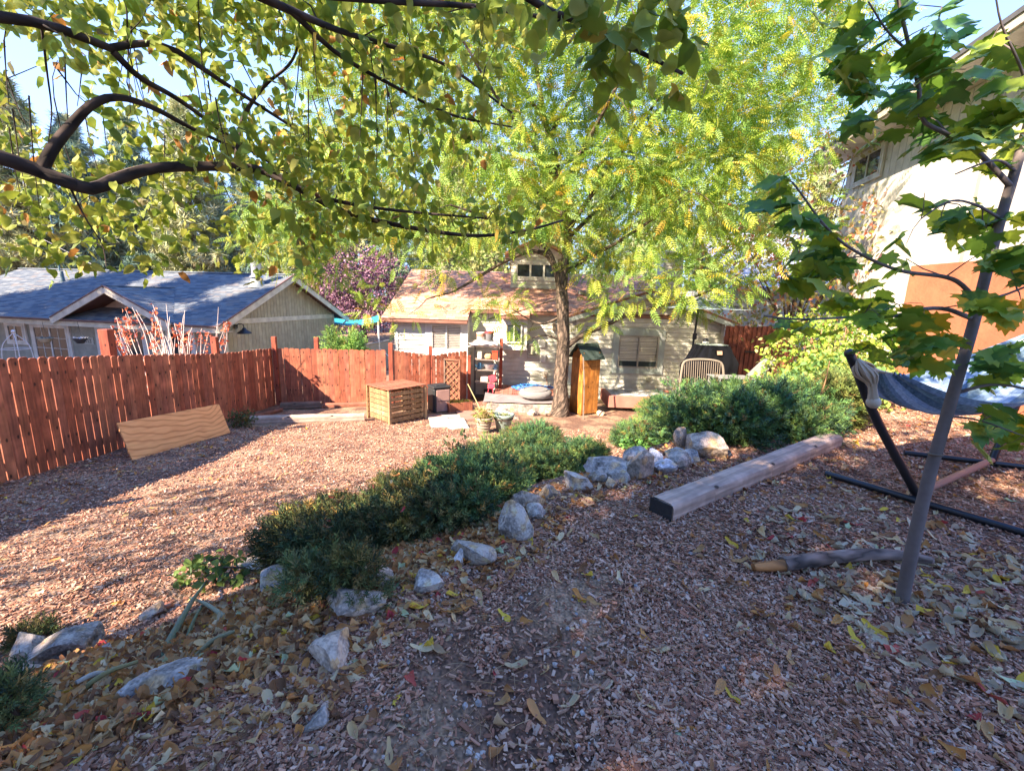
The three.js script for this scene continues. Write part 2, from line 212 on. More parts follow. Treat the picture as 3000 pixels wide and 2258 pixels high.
// ---------- white house at the end of the yard ----------
{
  const r = rngOf(21), H = thing('white_house', 'white lap sided house with brown shingle roof, box bays and a dormer', 'house', V(0, 0, 0));
  const bd = [paint(lin(0.8, 0.77, 0.7)), paint(lin(0.77, 0.74, 0.67)), paint(lin(0.82, 0.79, 0.72))], tints = [[0.5, 0.25, 0.17], [0.56, 0.29, 0.2], [0.44, 0.21, 0.15], [0.6, 0.33, 0.24]], rm = M(0xffffff, 0.95, { vertexColors: true, bumpMap: fineB, bumpScale: 0.002 }), brown = paint(lin(0.3, 0.14, 0.1)), blueTrim = paint(lin(0.5, 0.56, 0.56));
  const base = -1.95, roofY = (z) => 1.15 + 0.4 * (-z - 14.9), X = (px, z) => at(px, 960, { z }).x, Y = (px, py, z) => at(px, py, { z }).y;
  const zr = -15.2, zb = -14.45, z2 = -14.8, zg = -15.0;
  const b0 = X(1156, zb), b1 = X(1368, zb), c0 = X(1469, z2), c1 = X(1545, z2), g0 = X(1690, zg), g1 = X(2120, zg), left = b0, eb = 0.93;
  // recessed wall
  part(H, 'wall', box(g0 - b1 + 0.6, roofY(zr) - base, 0.2), white, [(b1 + g0) / 2, (roofY(zr) + base) / 2 - 0.06, zr - 0.13]);
  lapBoards(H, bd, b1 - 0.02, g0 + 0.1, base, roofY(zr) - 0.05, zr, 0.15, null, r);
  // big bay on the left
  const bt = roofY(zb) - 0.03;
  part(H, 'bay_wall', box(b1 - b0 - 0.04, bt - base, zb - zr), white, [(b0 + b1) / 2, (bt + base) / 2, (zb + zr) / 2 - 0.025]);
  const w0 = X(1249, zb), w1 = X(1366, zb), wy0 = Y(1300, 1036, zb), wy1 = Y(1300, 932, zb);
  lapBoards(H, bd, b0 + 0.1, w0, base, bt, zb, 0.15, null, r); lapBoards(H, bd, w0, b1, base, wy0, zb, 0.15, null, r);
  for (const x of [b0 + 0.05, b1 - 0.02]) part(H, 'corner_board', box(0.1, bt - base, 0.06), trimW, [x, (bt + base) / 2, zb + 0.012]);
  for (let y = base; y < bt - 0.05; y += 0.15) part(H, 'siding_board', box(0.016, 0.17, zb - zr), pick(bd, r), [b1 + 0.005, y + 0.075, (zb + zr) / 2], [0, 0, 0.07]);
  windowUnit(H, X(1263, zb), X(1354, zb), Y(1300, 1026, zb), Y(1300, 949, zb), zb + 0.02, { blind: true, n: 2, trim: 0.19, fw: 0.05 });
  part(H, 'bay_eave_trim', box(b1 - b0 + 0.1, 0.06, 0.1), brown, [(b0 + b1) / 2, roofY(zb + 0.25) - 0.05, zb + 0.2]);
  // little box window
  const y20 = Y(1500, 1020, z2), y21 = Y(1500, 930, z2);
  part(H, 'bay_wall', box(c1 - c0, y21 - y20 + 0.05, z2 - zr), trimW, [(c0 + c1) / 2, (y20 + y21) / 2, (z2 + zr) / 2]);
  windowUnit(H, X(1482, z2), X(1530, z2), Y(1500, 1004, z2), Y(1500, 948, z2), z2 + 0.01, { n: 2, fw: 0.045 });
  part(H, 'bay_sill', box(c1 - c0 + 0.06, 0.05, z2 - zr + 0.04), trimW, [(c0 + c1) / 2, y20 - 0.025, (z2 + zr) / 2 + 0.02]);
  // main roof, lower over the two bays
  const rx0 = b0 - 0.35, rx1 = X(1905, -17), sl = V(0, 0.4, -1).normalize(), ridgeZ = -18.5, foot = (x) => x < b1 + 0.05 ? zb + 0.3 : x > c0 - 0.06 && x < c1 + 0.06 ? z2 + 0.2 : zr + 0.22;
  const strips = [[rx0, b1 + 0.05], [b1 + 0.05, c0 - 0.06], [c0 - 0.06, c1 + 0.06], [c1 + 0.06, rx1]];
  for (const [a, b] of strips) {
    const z0 = foot((a + b) / 2); part(H, 'roof_deck', slab([V(a, roofY(z0) - 0.004, z0), V(b, roofY(z0) - 0.004, z0), V(b, roofY(ridgeZ), ridgeZ), V(a, roofY(ridgeZ), ridgeZ)], 0.07), brown);
    const L = (z0 - ridgeZ) * Math.hypot(1, 0.4); shingles(H, rm, V(a, roofY(z0), z0), V(1, 0, 0), sl, b - a, L, tints, r);
    part(H, 'gutter', rbox(b - a, 0.09, 0.08, 0.02), brown, [(a + b) / 2, roofY(z0) - 0.07, z0 + 0.03]);
  }
  part(H, 'roof_back', slab([V(rx0, roofY(ridgeZ), ridgeZ), V(rx1, roofY(ridgeZ), ridgeZ), V(rx1, roofY(zr), ridgeZ - 3.3), V(rx0, roofY(zr), ridgeZ - 3.3)], 0.07), brown);
  part(H, 'side_wall', prism([[zb - 0.05, base], [zb - 0.05, bt - 0.05], [ridgeZ, roofY(ridgeZ) - 0.1], [ridgeZ - 3.2, roofY(zr)], [ridgeZ - 3.2, base]].map(([z, y]) => [-z, y]), 0.1), white, [b0 + 0.02, 0, 0], [0, Math.PI / 2, 0]);
  // gable wing
  const pk = (g0 + g1) / 2 - 0.15, pY = Y(1900, 866, zg), eY = Y(2120, 950, zg), k1 = (pY - eY) / (g1 - pk), ry = (x) => pY - k1 * Math.abs(x - pk);
  part(H, 'gable_wall', prism([[g0, base], [g1, base], [g1, ry(g1)], [pk, pY], [g0, ry(g0)]], 0.2), white, [0, 0, zg - 0.23]);
  lapBoards(H, bd, g0, g1 - 0.08, base, pY - 0.02, zg, 0.15, (y) => { const d = (pY - y) / k1; return [pk - d, pk + d]; }, r);
  part(H, 'corner_board', box(0.11, ry(g1) - base, 0.06), trimW, [g1 - 0.02, (ry(g1) + base) / 2, zg + 0.012]);
  for (const s of [-1, 1]) {
    const e = s < 0 ? g0 - 0.35 : g1 + 0.32, zf = zg + 0.42, zt = -18.6;
    part(H, 'gable_roof', slab([V(pk, pY + 0.16, zf), V(e, ry(e) + 0.16, zf), V(e, ry(e) + 0.16, zt), V(pk, pY + 0.16, zt)], 0.06), brown);
    const u = V(0, 0, s > 0 ? -1 : 1), v = V(-s, k1, 0).normalize(); shingles(H, rm, V(e, ry(e) + 0.165, s > 0 ? zf : zt), u, v, zf - zt, Math.hypot(pk - e, pY - ry(e)), tints, r);
    const L = Math.hypot(pk - e, pY - ry(e)); part(H, 'rake_board', box(L, 0.16, 0.04), blueTrim, [(pk + e) / 2, (pY + ry(e)) / 2 + 0.035, zf - 0.02], [0, 0, -s * Math.atan(k1)]);
    part(H, 'rake_cap', box(L, 0.05, 0.05), brown, [(pk + e) / 2, (pY + ry(e)) / 2 + 0.14, zf - 0.01], [0, 0, -s * Math.atan(k1)]);
  }
  windowUnit(H, X(1816, zg), X(1934, zg), Y(1870, 1077, zg), Y(1870, 982, zg), zg + 0.03, { blind: true, lift: 0.18, n: 2, trim: 0.2, fw: 0.05, trimM: blueTrim, fm: paint(lin(0.42, 0.38, 0.34)) });
  part(H, 'vent', rbox(0.15, 0.2, 0.05, 0.01), paint(lin(0.6, 0.55, 0.45)), [X(1913, zg), Y(1913, 1112, zg), zg + 0.03]); part(H, 'vent_louver', box(0.09, 0.13, 0.02), paint(lin(0.4, 0.38, 0.33)), [X(1913, zg), Y(1913, 1112, zg), zg + 0.06]);
  // dormer
  const zd = -16.9, d0 = X(1492, zd), d1 = X(1640, zd), dy0 = roofY(zd) - 0.1, dy1 = Y(1560, 742, zd);
  part(H, 'dormer_wall', box(d1 - d0 - 0.06, dy1 - dy0, 1.8), white, [(d0 + d1) / 2, (dy0 + dy1) / 2, zd - 0.93]); lapBoards(H, bd, d0, d1, dy0, dy1, zd, 0.14, null, r);
  windowUnit(H, X(1506, zd), X(1628, zd), Y(1560, 816, zd), Y(1560, 770, zd), zd + 0.02, { n: 3, fw: 0.07, trim: 0.07 });
  for (const s of [-1, 1]) { const m = (d0 + d1) / 2, e = s < 0 ? d0 - 0.25 : d1 + 0.25; part(H, 'dormer_roof', slab([V(m, dy1 + 0.55, zd + 0.3), V(e, dy1 - 0.02, zd + 0.3), V(e, dy1 - 0.02, zd - 1.9), V(m, dy1 + 0.55, zd - 1.9)], 0.08), M(lin(0.5, 0.26, 0.18), 0.95, { bumpMap: fineB, bumpScale: 0.004 })); }
  part(H, 'dormer_gable', prism([[d0, dy1 - 0.03], [d1, dy1 - 0.03], [(d0 + d1) / 2, dy1 + 0.46]], 0.1), white, [0, 0, zd - 0.1]);
  // chimney chase and roof vent
  const h0 = at(1944, 770, { z: -17.6 }), h1 = at(2002, 770, { z: -17.6 }); part(H, 'chimney_chase', box(h1.x - h0.x, 2.6, 0.7), white, [(h0.x + h1.x) / 2, at(1970, 735, { z: -17.6 }).y - 1.3, -17.95]); lapBoards(H, bd, h0.x, h1.x, 1.2, at(1970, 735, { z: -17.6 }).y, -17.59, 0.14, null, r);
  const vp = at(1708, 832, { z: -16.4 }); part(H, 'roof_vent', rbox(0.26, 0.16, 0.3, 0.02), paint(lin(0.3, 0.28, 0.3)), [vp.x, roofY(-16.5) + 0.09, -16.5]);
  // wall fixtures
  const mb = (n, px, py, w, h, d, m, z = zr) => part(H, n, rbox(w, h, d, 0.02), m, [X(px, z), Y(px, py, z), z + d / 2 + 0.01]);
  const greyP = paint(lin(0.5, 0.5, 0.46)); const met = mb('meter_box', 1562, 1028, 0.34, 0.52, 0.12, greyP); part(met, 'meter_dial', cyl(0.1, 0.1, 0.06, 20), M(lin(0.5, 0.5, 0.5), 0.2), [0, 0.12, 0.07], [Math.PI / 2, 0, 0]);
  mb('junction_box', 1590, 1006, 0.22, 0.26, 0.1, trimW); mb('utility_box', 1596, 1049, 0.18, 0.25, 0.1, trimW); const ou = mb('outlet_cover', 1604, 1098, 0.14, 0.2, 0.05, paint(lin(0.6, 0.5, 0.42)));
  part(ou, 'power_cable', tube([V(0, 0, 0.02), V(0.04, -0.15, 0.04), V(0.08, -0.4, 0.03), V(0.1, -0.62, 0.02)], 0.012, 0.012, 6), M(lin(0.45, 0.2, 0.12), 0.6));
  const lamp = mb('wall_lamp', 1623, 960, 0.12, 0.2, 0.12, M(lin(0.35, 0.27, 0.2), 0.5)); part(lamp, 'lamp_cap', new THREE.ConeGeometry(0.11, 0.1, 6), M(lin(0.2, 0.15, 0.12), 0.5), [0, 0.15, 0]);
}
// ---------- neighbour's house on the left (turned with its eave wall to us) ----------
{
  const r = rngOf(31), H = thing('neighbor_house', 'grey green single storey house with blue grey shingle roof behind the red fence', 'house', V(-10.77, 0, -15.98), -0.17);
  H.updateMatrixWorld(); const inv = H.matrixWorld.clone().invert(), o = EYE.clone().applyMatrix4(inv);
  const lz = (px, py, z) => { const d = ray(px, py).transformDirection(inv), t = (z - o.z) / d.z; return o.clone().addScaledVector(d, t); }, lx = (px, py, x) => { const d = ray(px, py).transformDirection(inv), t = (x - o.x) / d.x; return o.clone().addScaledVector(d, t); };
  const wallM = paint(lin(0.4, 0.41, 0.36)), tan = [lin(0.5, 0.46, 0.32), lin(0.48, 0.44, 0.31), lin(0.52, 0.48, 0.34)].map((c) => paint(c)), cream = paint(lin(0.78, 0.74, 0.6)), tints = [[0.1, 0.12, 0.135], [0.13, 0.15, 0.16], [0.075, 0.095, 0.115], [0.16, 0.175, 0.175], [0.14, 0.135, 0.13]], rm = M(0xffffff, 0.95, { vertexColors: true, bumpMap: fineB, bumpScale: 0.002 }), brown = paint(lin(0.22, 0.13, 0.11));
  const gw = 8.75, ye = 0.28, yr = 2.32, slope = (yr - ye) / (gw / 2), zw = -0.7, xw = -0.45, len = 14.5, base = -2.45;
  part(H, 'eave_wall', box(len, ye - base, 0.15), wallM, [xw - len / 2, (ye + base) / 2 - 0.1, zw - 0.075]);
  // gable wall: each plank its own mesh, upper and lower course
  const bandY = ye + 0.06, pw = 0.2;
  part(H, 'gable_backing', prism([[0.75, base], [gw - 0.75, base], [gw - 0.75, ye + 0.75 * slope - 0.12], [gw / 2, yr - 0.12], [0.75, ye + 0.75 * slope - 0.12]], 0.1), wallM, [xw - 0.13, 0, 0], [0, Math.PI / 2, 0]);
  for (let d = 0.7; d < gw - 0.75; d += pw) {
    const c = d + pw / 2, top = ye + Math.min(c, gw - c) * slope - 0.1; part(H, 'siding_plank', box(0.02, bandY - base, pw - 0.014, r() * 3, r() * 3), pick(tan, r), [xw - 0.012, (bandY + base) / 2, -c]);
    if (top > bandY + 0.1) part(H, 'siding_plank', box(0.02, top - bandY - 0.05, pw - 0.014, r() * 3, r() * 3), pick(tan, r), [xw - 0.006, (bandY + top) / 2, -c]);
  }
  part(H, 'gable_band', box(0.04, 0.2, gw - 1.3), cream, [xw + 0.012, bandY + 0.03, -gw / 2]);
  for (const z of [-0.72, -gw + 0.72]) part(H, 'corner_board', box(0.06, ye - base + 0.1, 0.14), cream, [xw + 0.01, (ye + base) / 2, z]);
  // roof
  const ov = len + 1; part(H, 'roof_deck', slab([V(0, ye, 0), V(0, yr, -gw / 2), V(-ov, yr, -gw / 2), V(-ov, ye, 0)], 0.08), brown); part(H, 'roof_deck', slab([V(0, yr, -gw / 2), V(0, ye, -gw), V(-ov, ye, -gw), V(-ov, yr, -gw / 2)], 0.08), brown);
  const sl = V(0, slope, -1).normalize(), L = Math.hypot(gw / 2, yr - ye); shingles(H, rm, V(-ov, ye + 0.005, 0), V(1, 0, 0), sl, ov, L, tints, r);
  part(H, 'ridge_cap', tr(box(ov, 0.03, 0.22), -ov / 2, yr + 0.03, -gw / 2), M(lin(0.17, 0.21, 0.25), 0.95));
  part(H, 'eave_fascia', box(ov, 0.24, 0.04), cream, [-ov / 2, ye - 0.14, -0.03]); part(H, 'gutter', rbox(ov, 0.07, 0.1, 0.02), brown, [-ov / 2, ye - 0.02, 0.045]); part(H, 'soffit', box(ov - 0.1, 0.03, 0.66), cream, [-ov / 2, ye - 0.24, -0.37]);
  for (const s of [0, 1]) { const c = V(0.012, (ye + yr) / 2 - 0.12, -gw / 4 - s * gw / 2), m = part(H, 'rake_board', box(0.05, 0.26, L + 0.1), cream, c, [(s ? -1 : 1) * Math.atan(slope), 0, 0]); part(H, 'rake_cap', box(0.07, 0.05, L + 0.1), brown, [0.02, (ye + yr) / 2 + 0.02, c.z], [(s ? -1 : 1) * Math.atan(slope), 0, 0]); }
  // cross gable over the porch
  const a = lz(297, 832, 0.15), e0 = lz(143, 925, 0.15), e1 = lz(492, 936, 0.15), ax = (e0.x + e1.x) / 2, ay = ye + (e1.x - e0.x) / 2 * 0.62 * 0.75, back = -(ay - ye) / slope - 0.3;
  for (const s of [-1, 1]) {
    const ex = s < 0 ? e0.x : e1.x, hw = Math.abs(ex - ax); part(H, 'porch_roof', slab([V(ax, ay + 0.03, 0.12), V(ex, ye + 0.03, 0.12), V(ex, ye + 0.03, -0.02), V(ax, ay + 0.03, back)], 0.07), brown);
    const u = V(0, 0, s > 0 ? -1 : 1), v = V(-s * hw, ay - ye, 0).normalize(), LL = Math.hypot(hw, ay - ye);
    shingles(H, rm, V(ex, ye + 0.035, s > 0 ? 0.12 : back), u, v, 0.12 - back, LL, tints, r, (p, q) => { const zz = s > 0 ? 0.12 - p : back + p; return -zz < (q / LL) * (ay - ye) / slope + 0.15; });
    part(H, 'porch_rake', box(LL, 0.24, 0.05), cream, [(ax + ex) / 2, (ay + ye) / 2 - 0.08, 0.12], [0, 0, -s * Math.atan((ay - ye) / hw)]); part(H, 'rake_cap', box(LL, 0.05, 0.07), brown, [(ax + ex) / 2, (ay + ye) / 2 + 0.06, 0.125], [0, 0, -s * Math.atan((ay - ye) / hw)]);
  }
  const zt = -1.0; part(H, 'porch_gable', prism([[ax - 1.55, ye + 0.45], [ax + 1.55, ye + 0.45], [ax, ay - 0.08]], 0.05), paint(lin(0.6, 0.5, 0.42)), [0, 0, zt]);
  // openings on the eave wall
  const win = (p0, p1, py0, py1, o) => { const q0 = lz(p0, (py0 + py1) / 2, zw), q1 = lz(p1, (py0 + py1) / 2, zw), y1 = lz((p0 + p1) / 2, py0, zw).y, y0 = lz((p0 + p1) / 2, py1, zw).y; return windowUnit(H, q0.x, q1.x, y0, y1, zw + 0.02, o); };
  win(26, 73, 950, 1000, { n: 2, trim: 0.12 }); const yb = -2.35, dq0 = lz(105, 1000, zw), dq1 = lz(203, 1000, zw), dt = lz(150, 955, zw).y; windowUnit(H, dq0.x, dq1.x, yb, dt, zw + 0.02, { n: 2, grid: [2, 5], trim: 0.14, name: 'patio_door' });
  const q0 = lz(293, 1000, zw), q1 = lz(330, 1000, zw); windowUnit(H, q0.x, q1.x, yb, lz(310, 962, zw).y, zw + 0.02, { n: 1, grid: [2, 5], trim: 0.12, name: 'door' });
  const f0 = lz(365, 1000, zw), f1 = lz(425, 1000, zw); windowUnit(H, f0.x, f1.x, yb, lz(390, 965, zw).y, zw + 0.02, { n: 1, trim: 0.14, name: 'door' });
  const k0 = lz(500, 1000, zw), k1 = lz(565, 1000, zw); windowUnit(H, k0.x, k1.x, -1.9, lz(530, 972, zw).y, zw + 0.02, { n: 1, trim: 0.14 });
  // house number
  const np = lz(258, 998, zw), cv = document.createElement('canvas'); cv.width = 256; cv.height = 128; const cx = cv.getContext('2d'); cx.fillStyle = '#a8a99f'; cx.fillRect(0, 0, 256, 128); cx.fillStyle = '#1b1b1c'; cx.font = 'bold 96px serif'; cx.textAlign = 'center'; cx.textBaseline = 'middle'; cx.fillText('812', 128, 66); const ct = new THREE.CanvasTexture(cv); ct.colorSpace = THREE.SRGBColorSpace;
  part(H, 'house_number', new THREE.BoxGeometry(0.56, 0.28, 0.012), M(0xffffff, 0.7, { map: ct }), [np.x, np.y, zw + 0.012]);
  // gooseneck lamp on the gable
  const lp = lx(688, 957, xw), lamp = new THREE.Group(); lamp.name = 'gooseneck_lamp'; lamp.position.copy(lp); H.add(lamp); part(lamp, 'mount', cyl(0.09, 0.09, 0.05, 14), black, [0.03, 0, 0], [0, 0, Math.PI / 2]); part(lamp, 'arm', tube([V(0.03, 0, 0), V(0.18, 0.12, 0), V(0.36, 0.1, 0), V(0.4, -0.05, 0)], 0.016, 0.016, 6), black); const sh = part(lamp, 'lamp_shade', new THREE.LatheGeometry([[0.03, 0.14], [0.06, 0.12], [0.09, 0.06], [0.24, -0.04], [0.26, -0.09], [0.24, -0.09], [0.22, -0.04], [0.05, 0.06], [0.001, 0.1]].map((p) => new THREE.Vector2(...p)), 18), black, [0.4, -0.16, 0]);
  // downspout, chimney pipe, vent pipe, mast
  const dz = -gw + 0.55; part(H, 'downspout', tube([V(0.02, ye - 0.1, -gw + 0.02), V(0.0, ye - 0.2, -gw + 0.2), V(xw + 0.08, ye - 0.75, dz + 0.02), V(xw + 0.08, ye - 1.2, dz), V(xw + 0.08, base, dz)], 0.045, 0.045, 8), trimW);
  const pipeAt = (px, z) => { const q = lz(px, 820, z); return V(q.x, ye - z * slope, z); };
  const cp = pipeAt(752, -3.3); part(H, 'chimney_pipe', cyl(0.2, 0.2, 1.1, 18), metal, [cp.x, cp.y + 0.5, cp.z]); part(H, 'chimney_flashing', cyl(0.2, 0.36, 0.42, 18), paint(lin(0.45, 0.5, 0.48)), [cp.x, cp.y + 0.12, cp.z]); part(H, 'storm_collar', cyl(0.22, 0.3, 0.08, 18), metal, [cp.x, cp.y + 0.38, cp.z]);
  const vp = pipeAt(183, -3.1); part(H, 'vent_pipe', cyl(0.06, 0.09, 0.6, 12), paint(lin(0.12, 0.2, 0.22)), [vp.x, vp.y + 0.2, vp.z]);
  const mp = pipeAt(178, -4.2); part(H, 'antenna_mast', cyl(0.03, 0.04, 3.2, 8), paint(lin(0.12, 0.22, 0.25)), [mp.x, mp.y + 1.4, mp.z]);
}
// hanging baskets, obelisk, wire, shade sail beyond the fence
function basket(px, py, z, mat, label, flowers) {
  const p = at(px, py, { z }), g = thing('hanging_basket', label, 'flower basket', p, 0); g.scale.setScalar(0.62); part(g, 'bowl', new THREE.LatheGeometry([[0.001, -0.3], [0.16, -0.3], [0.22, -0.2], [0.36, 0.0], [0.33, 0.0], [0.2, -0.16], [0.001, -0.2]].map((q) => new THREE.Vector2(...q)), 18), mat);
  for (let i = 0; i < 3; i++) { const a = i * 2.09; part(g, 'chain', bar(V(Math.cos(a) * 0.33, 0, Math.sin(a) * 0.33), V(0, 0.62, 0), 0.006, 4), black); }
  part(g, 'hook', tube([V(0, 0.62, 0), V(0.03, 0.72, 0), V(0, 0.78, 0), V(0, 0.95, 0)], 0.01, 0.01, 5), black); const r = rngOf(px), l = []; for (let i = 0; i < 60; i++) l.push({ p: V((r() - 0.5) * 0.6, -0.03 + r() * 0.08, (r() - 0.5) * 0.6), e: [r() * 6, r() * 6, r() * 6], s: 0.6 + r() * 0.4, c: flowers }); instances(g, 'planting', simpleLeaf(0.1, 0.06), leafM(), l);
}
function simpleLeaf(L, W, curl = 0.2) {       // base at origin, along +z, folded on the midrib
  const n = 5, pos = [], uv = [], idx = []; for (let i = 0; i <= n; i++) { const t = i / n, w = W * 0.5 * Math.sin(Math.PI * Math.pow(t, 0.8)) + 0.0005, y = -curl * L * t * t; pos.push(-w, y + w * 0.35, t * L, 0, y, t * L, w, y + w * 0.35, t * L); uv.push(0, t, 0.5, t, 1, t); }
  for (let i = 0; i < n; i++) for (let k = 0; k < 2; k++) { const a = i * 3 + k; idx.push(a, a + 3, a + 1, a + 1, a + 3, a + 4); }
  const g = new THREE.BufferGeometry(); g.setAttribute('position', new THREE.Float32BufferAttribute(pos, 3)); g.setAttribute('uv', new THREE.Float32BufferAttribute(uv, 2)); g.setIndex(idx); g.computeVertexNormals(); return g;
}
basket(131, 990, -15.8, paint(lin(0.62, 0.52, 0.36)), 'tan bowl hanging basket in front of the patio door', lin(0.2, 0.22, 0.2));
basket(233, 990, -15.6, M(lin(0.05, 0.05, 0.055), 0.6), 'dark bowl hanging basket beside the house number', lin(0.6, 0.62, 0.66));
{
  const p = at(52, 1050, { z: -13.5 }), g = thing('garden_obelisk', 'white wire garden obelisk rising behind the fence', 'trellis', V(p.x, groundY(p.x, p.z), p.z)), top = at(52, 975, { z: -13.5 }).y - g.position.y, w = paint(lin(0.8, 0.8, 0.8));
  for (let i = 0; i < 4; i++) { const a = i * Math.PI / 2 + 0.6, c = Math.cos(a), s = Math.sin(a); part(g, 'leg', tube([V(c * 0.42, 0, s * 0.42), V(c * 0.34, top * 0.6, s * 0.34), V(c * 0.26, top * 0.86, s * 0.26), V(0, top, 0)], 0.012, 0.012, 5), w); }
  for (const k of [0.25, 0.45, 0.62, 0.8]) part(g, 'ring', new THREE.TorusGeometry(lerp(0.42, 0.3, k), 0.01, 5, 24), w, [0, top * k, 0], [Math.PI / 2, 0, 0]); part(g, 'finial', new THREE.SphereGeometry(0.05, 10, 8), w, [0, top + 0.04, 0]);
}
{
  const a = at(120, 740, { z: -30 }), b = at(668, 945, { z: -16.2 }); a.y += 1; const m = a.clone().lerp(b, 0.5); m.y -= 0.2; solo('power_line', tube([a, m, b], 0.012, 0.012, 4, 0, 0, 1), M(lin(0.35, 0.35, 0.36), 0.7), 'thin service wire running down to the gable corner of the grey house', 'wire');
  const s0 = at(1108, 942, { z: -23 }), s1 = at(975, 950, { z: -23 }), pole = thing('sail_pole', 'thin white pole holding the teal shade sail', 'pole', V(s0.x, groundY(s0.x, -23), -23)); part(pole, 'shaft', cyl(0.05, 0.05, s0.y - pole.position.y, 10), trimW, [0, (s0.y - pole.position.y) / 2, 0]); part(pole, 'bracket', bar(V(0, 1.2, 0), V(0.5, 0.8, 0.1), 0.025, 6), trimW);
  const g = new THREE.PlaneGeometry(1, 1, 10, 6), p = g.attributes.position, c = [s0, V(s1.x - 1.2, s1.y + 0.1, -24), V(s1.x - 1.2, s1.y + 0.2, -26), V(s0.x - 1, s0.y + 0.2, -26.5)];
  for (let i = 0; i < p.count; i++) { const u = p.getX(i) + 0.5, v = p.getY(i) + 0.5, q = c[0].clone().lerp(c[1], u).lerp(c[3].clone().lerp(c[2], u), v); q.y -= 0.9 * u * (1 - u) + 0.3 * v * (1 - v); p.setXYZ(i, q.x, q.y, q.z); } g.computeVertexNormals();
  solo('shade_sail', g, M(lin(0.02, 0.3, 0.34), 0.8, { side: THREE.DoubleSide }), 'teal shade sail sagging from a white pole before the purple tree', 'shade sail');
  const d = thing('back_fence', 'grey weathered slat railing below the purple tree', 'fence', V(0, 0, 0)), A = at(955, 1000, { z: -19 }), B = at(1140, 1000, { z: -24 }), gm = paint(lin(0.36, 0.36, 0.32));
  for (let i = 0; i <= 34; i++) { const q = A.clone().lerp(B, i / 34), y0 = groundY(q.x, q.z), y1 = at(lerp(955, 1140, i / 34), lerp(1034, 1000, i / 34), { z: q.z }).y + 0.05; part(d, 'slat', box(0.1, Math.max(0.5, y1 - y0), 0.02), gm, [q.x, (y0 + Math.max(y1, y0 + 0.5)) / 2, q.z], [0, 0.9, 0]); }
  const A1 = A.clone(), B1 = B.clone(); A1.y = at(955, 1030, { z: -19 }).y; B1.y = at(1140, 997, { z: -24 }).y; part(d, 'top_rail', bar(A1, B1, 0.05, 6), gm);
}
// ---------- right: tall white house, pale garage, terracotta wall ----------
{
  const dir = V(0.205, 0, -0.979).normalize(), p0 = V(9.0, 0, -6.2), len = 11, H = thing('tall_house', 'tall pale two storey house with vertical siding above the terracotta wall', 'house', p0, Math.atan2(-dir.x, -dir.z) + Math.PI * 1.5);
  H.updateMatrixWorld(); const inv = H.matrixWorld.clone().invert(), o = EYE.clone().applyMatrix4(inv), hit = (px, py) => { const d = ray(px, py).transformDirection(inv), t = -o.z / d.z; return o.clone().addScaledVector(d, t); };
  // local: x along the wall away from us (sign found from a pixel), z=0 the wall plane facing us
  const q1 = hit(2459, 650), q0 = hit(2990, 500), sx = Math.sign(q1.x - q0.x), xa = q1.x, xb = q1.x - sx * 12.5, top = hit(2507, 456).y, face = Math.sign(o.z), m = [lin(0.84, 0.8, 0.74), lin(0.82, 0.78, 0.72)].map((c) => paint(c));
  part(H, 'wall', box(12.5, top + 2, 0.2), paint(lin(0.7, 0.66, 0.58)), [(xa + xb) / 2, (top - 2) / 2, -face * 0.13]);
  const r = rngOf(5); for (let i = 0; i < 41; i++) part(H, 'siding_plank', box(0.285, top + 1.9, 0.03, r() * 3, r() * 3), pick(m, r), [lerp(xa, xb, (i + 0.5) / 41), (top - 2) / 2, -face * 0.015]);
  part(H, 'eave_soffit', box(13.6, 0.05, 0.9), m[0], [(xa + xb) / 2, top + 0.02, face * 0.42]); part(H, 'eave_fascia', box(13.6, 0.26, 0.05), paint(lin(0.74, 0.66, 0.54)), [(xa + xb) / 2, top + 0.16, face * 0.9]);
  part(H, 'roof', slab([V(xa + sx * 0.5, top + 0.3, face * 0.95), V(xb - sx * 0.5, top + 0.3, face * 0.95), V(xb - sx * 0.5, top + 2.2, -face * 4), V(xa + sx * 0.5, top + 2.2, -face * 4)], 0.1), paint(lin(0.12, 0.12, 0.13)));
  part(H, 'end_wall', box(0.15, top + 2, 7), m[1], [xa - sx * 0.1, (top - 2) / 2, -face * 3.7]);
  const w0 = hit(2512, 508), w1 = hit(2585, 490); windowUnit(H, Math.min(w0.x, w1.x), Math.max(w0.x, w1.x), w0.y - 0.35, w0.y + 0.4, face * 0.03, { n: 2, trim: 0.1, fw: 0.05 });
  const t0 = hit(2838, 700).x; part(H, 'trim_board', box(0.12, top, 0.05), paint(lin(0.66, 0.58, 0.46)), [t0, top / 2 - 0.5, face * 0.02]);
}
{
  const z = -19, a = at(2140, 900, { z }), b = at(2520, 900, { z }), eY = at(2300, 852, { z }).y, rY = at(2420, 690, { z: z - 4 }).y, H = thing('garage', 'low white garage with pale blue grey roof beyond the rear fence', 'garage', V(0, 0, 0));
  part(H, 'wall', box(b.x - a.x, eY + 2.4, 5), white, [(a.x + b.x) / 2, (eY - 2.4) / 2, z - 2.6]); part(H, 'eave_fascia', box(b.x - a.x + 0.4, 0.2, 0.06), paint(lin(0.55, 0.52, 0.45)), [(a.x + b.x) / 2, eY, z + 0.2]);
  part(H, 'roof', slab([V(a.x - 0.2, eY + 0.1, z + 0.25), V(b.x + 0.2, eY + 0.1, z + 0.25), V(b.x + 0.2, rY, z - 4), V(a.x - 0.2, rY, z - 4)], 0.1), M(lin(0.5, 0.53, 0.66), 0.7, { map: blotT }));
}
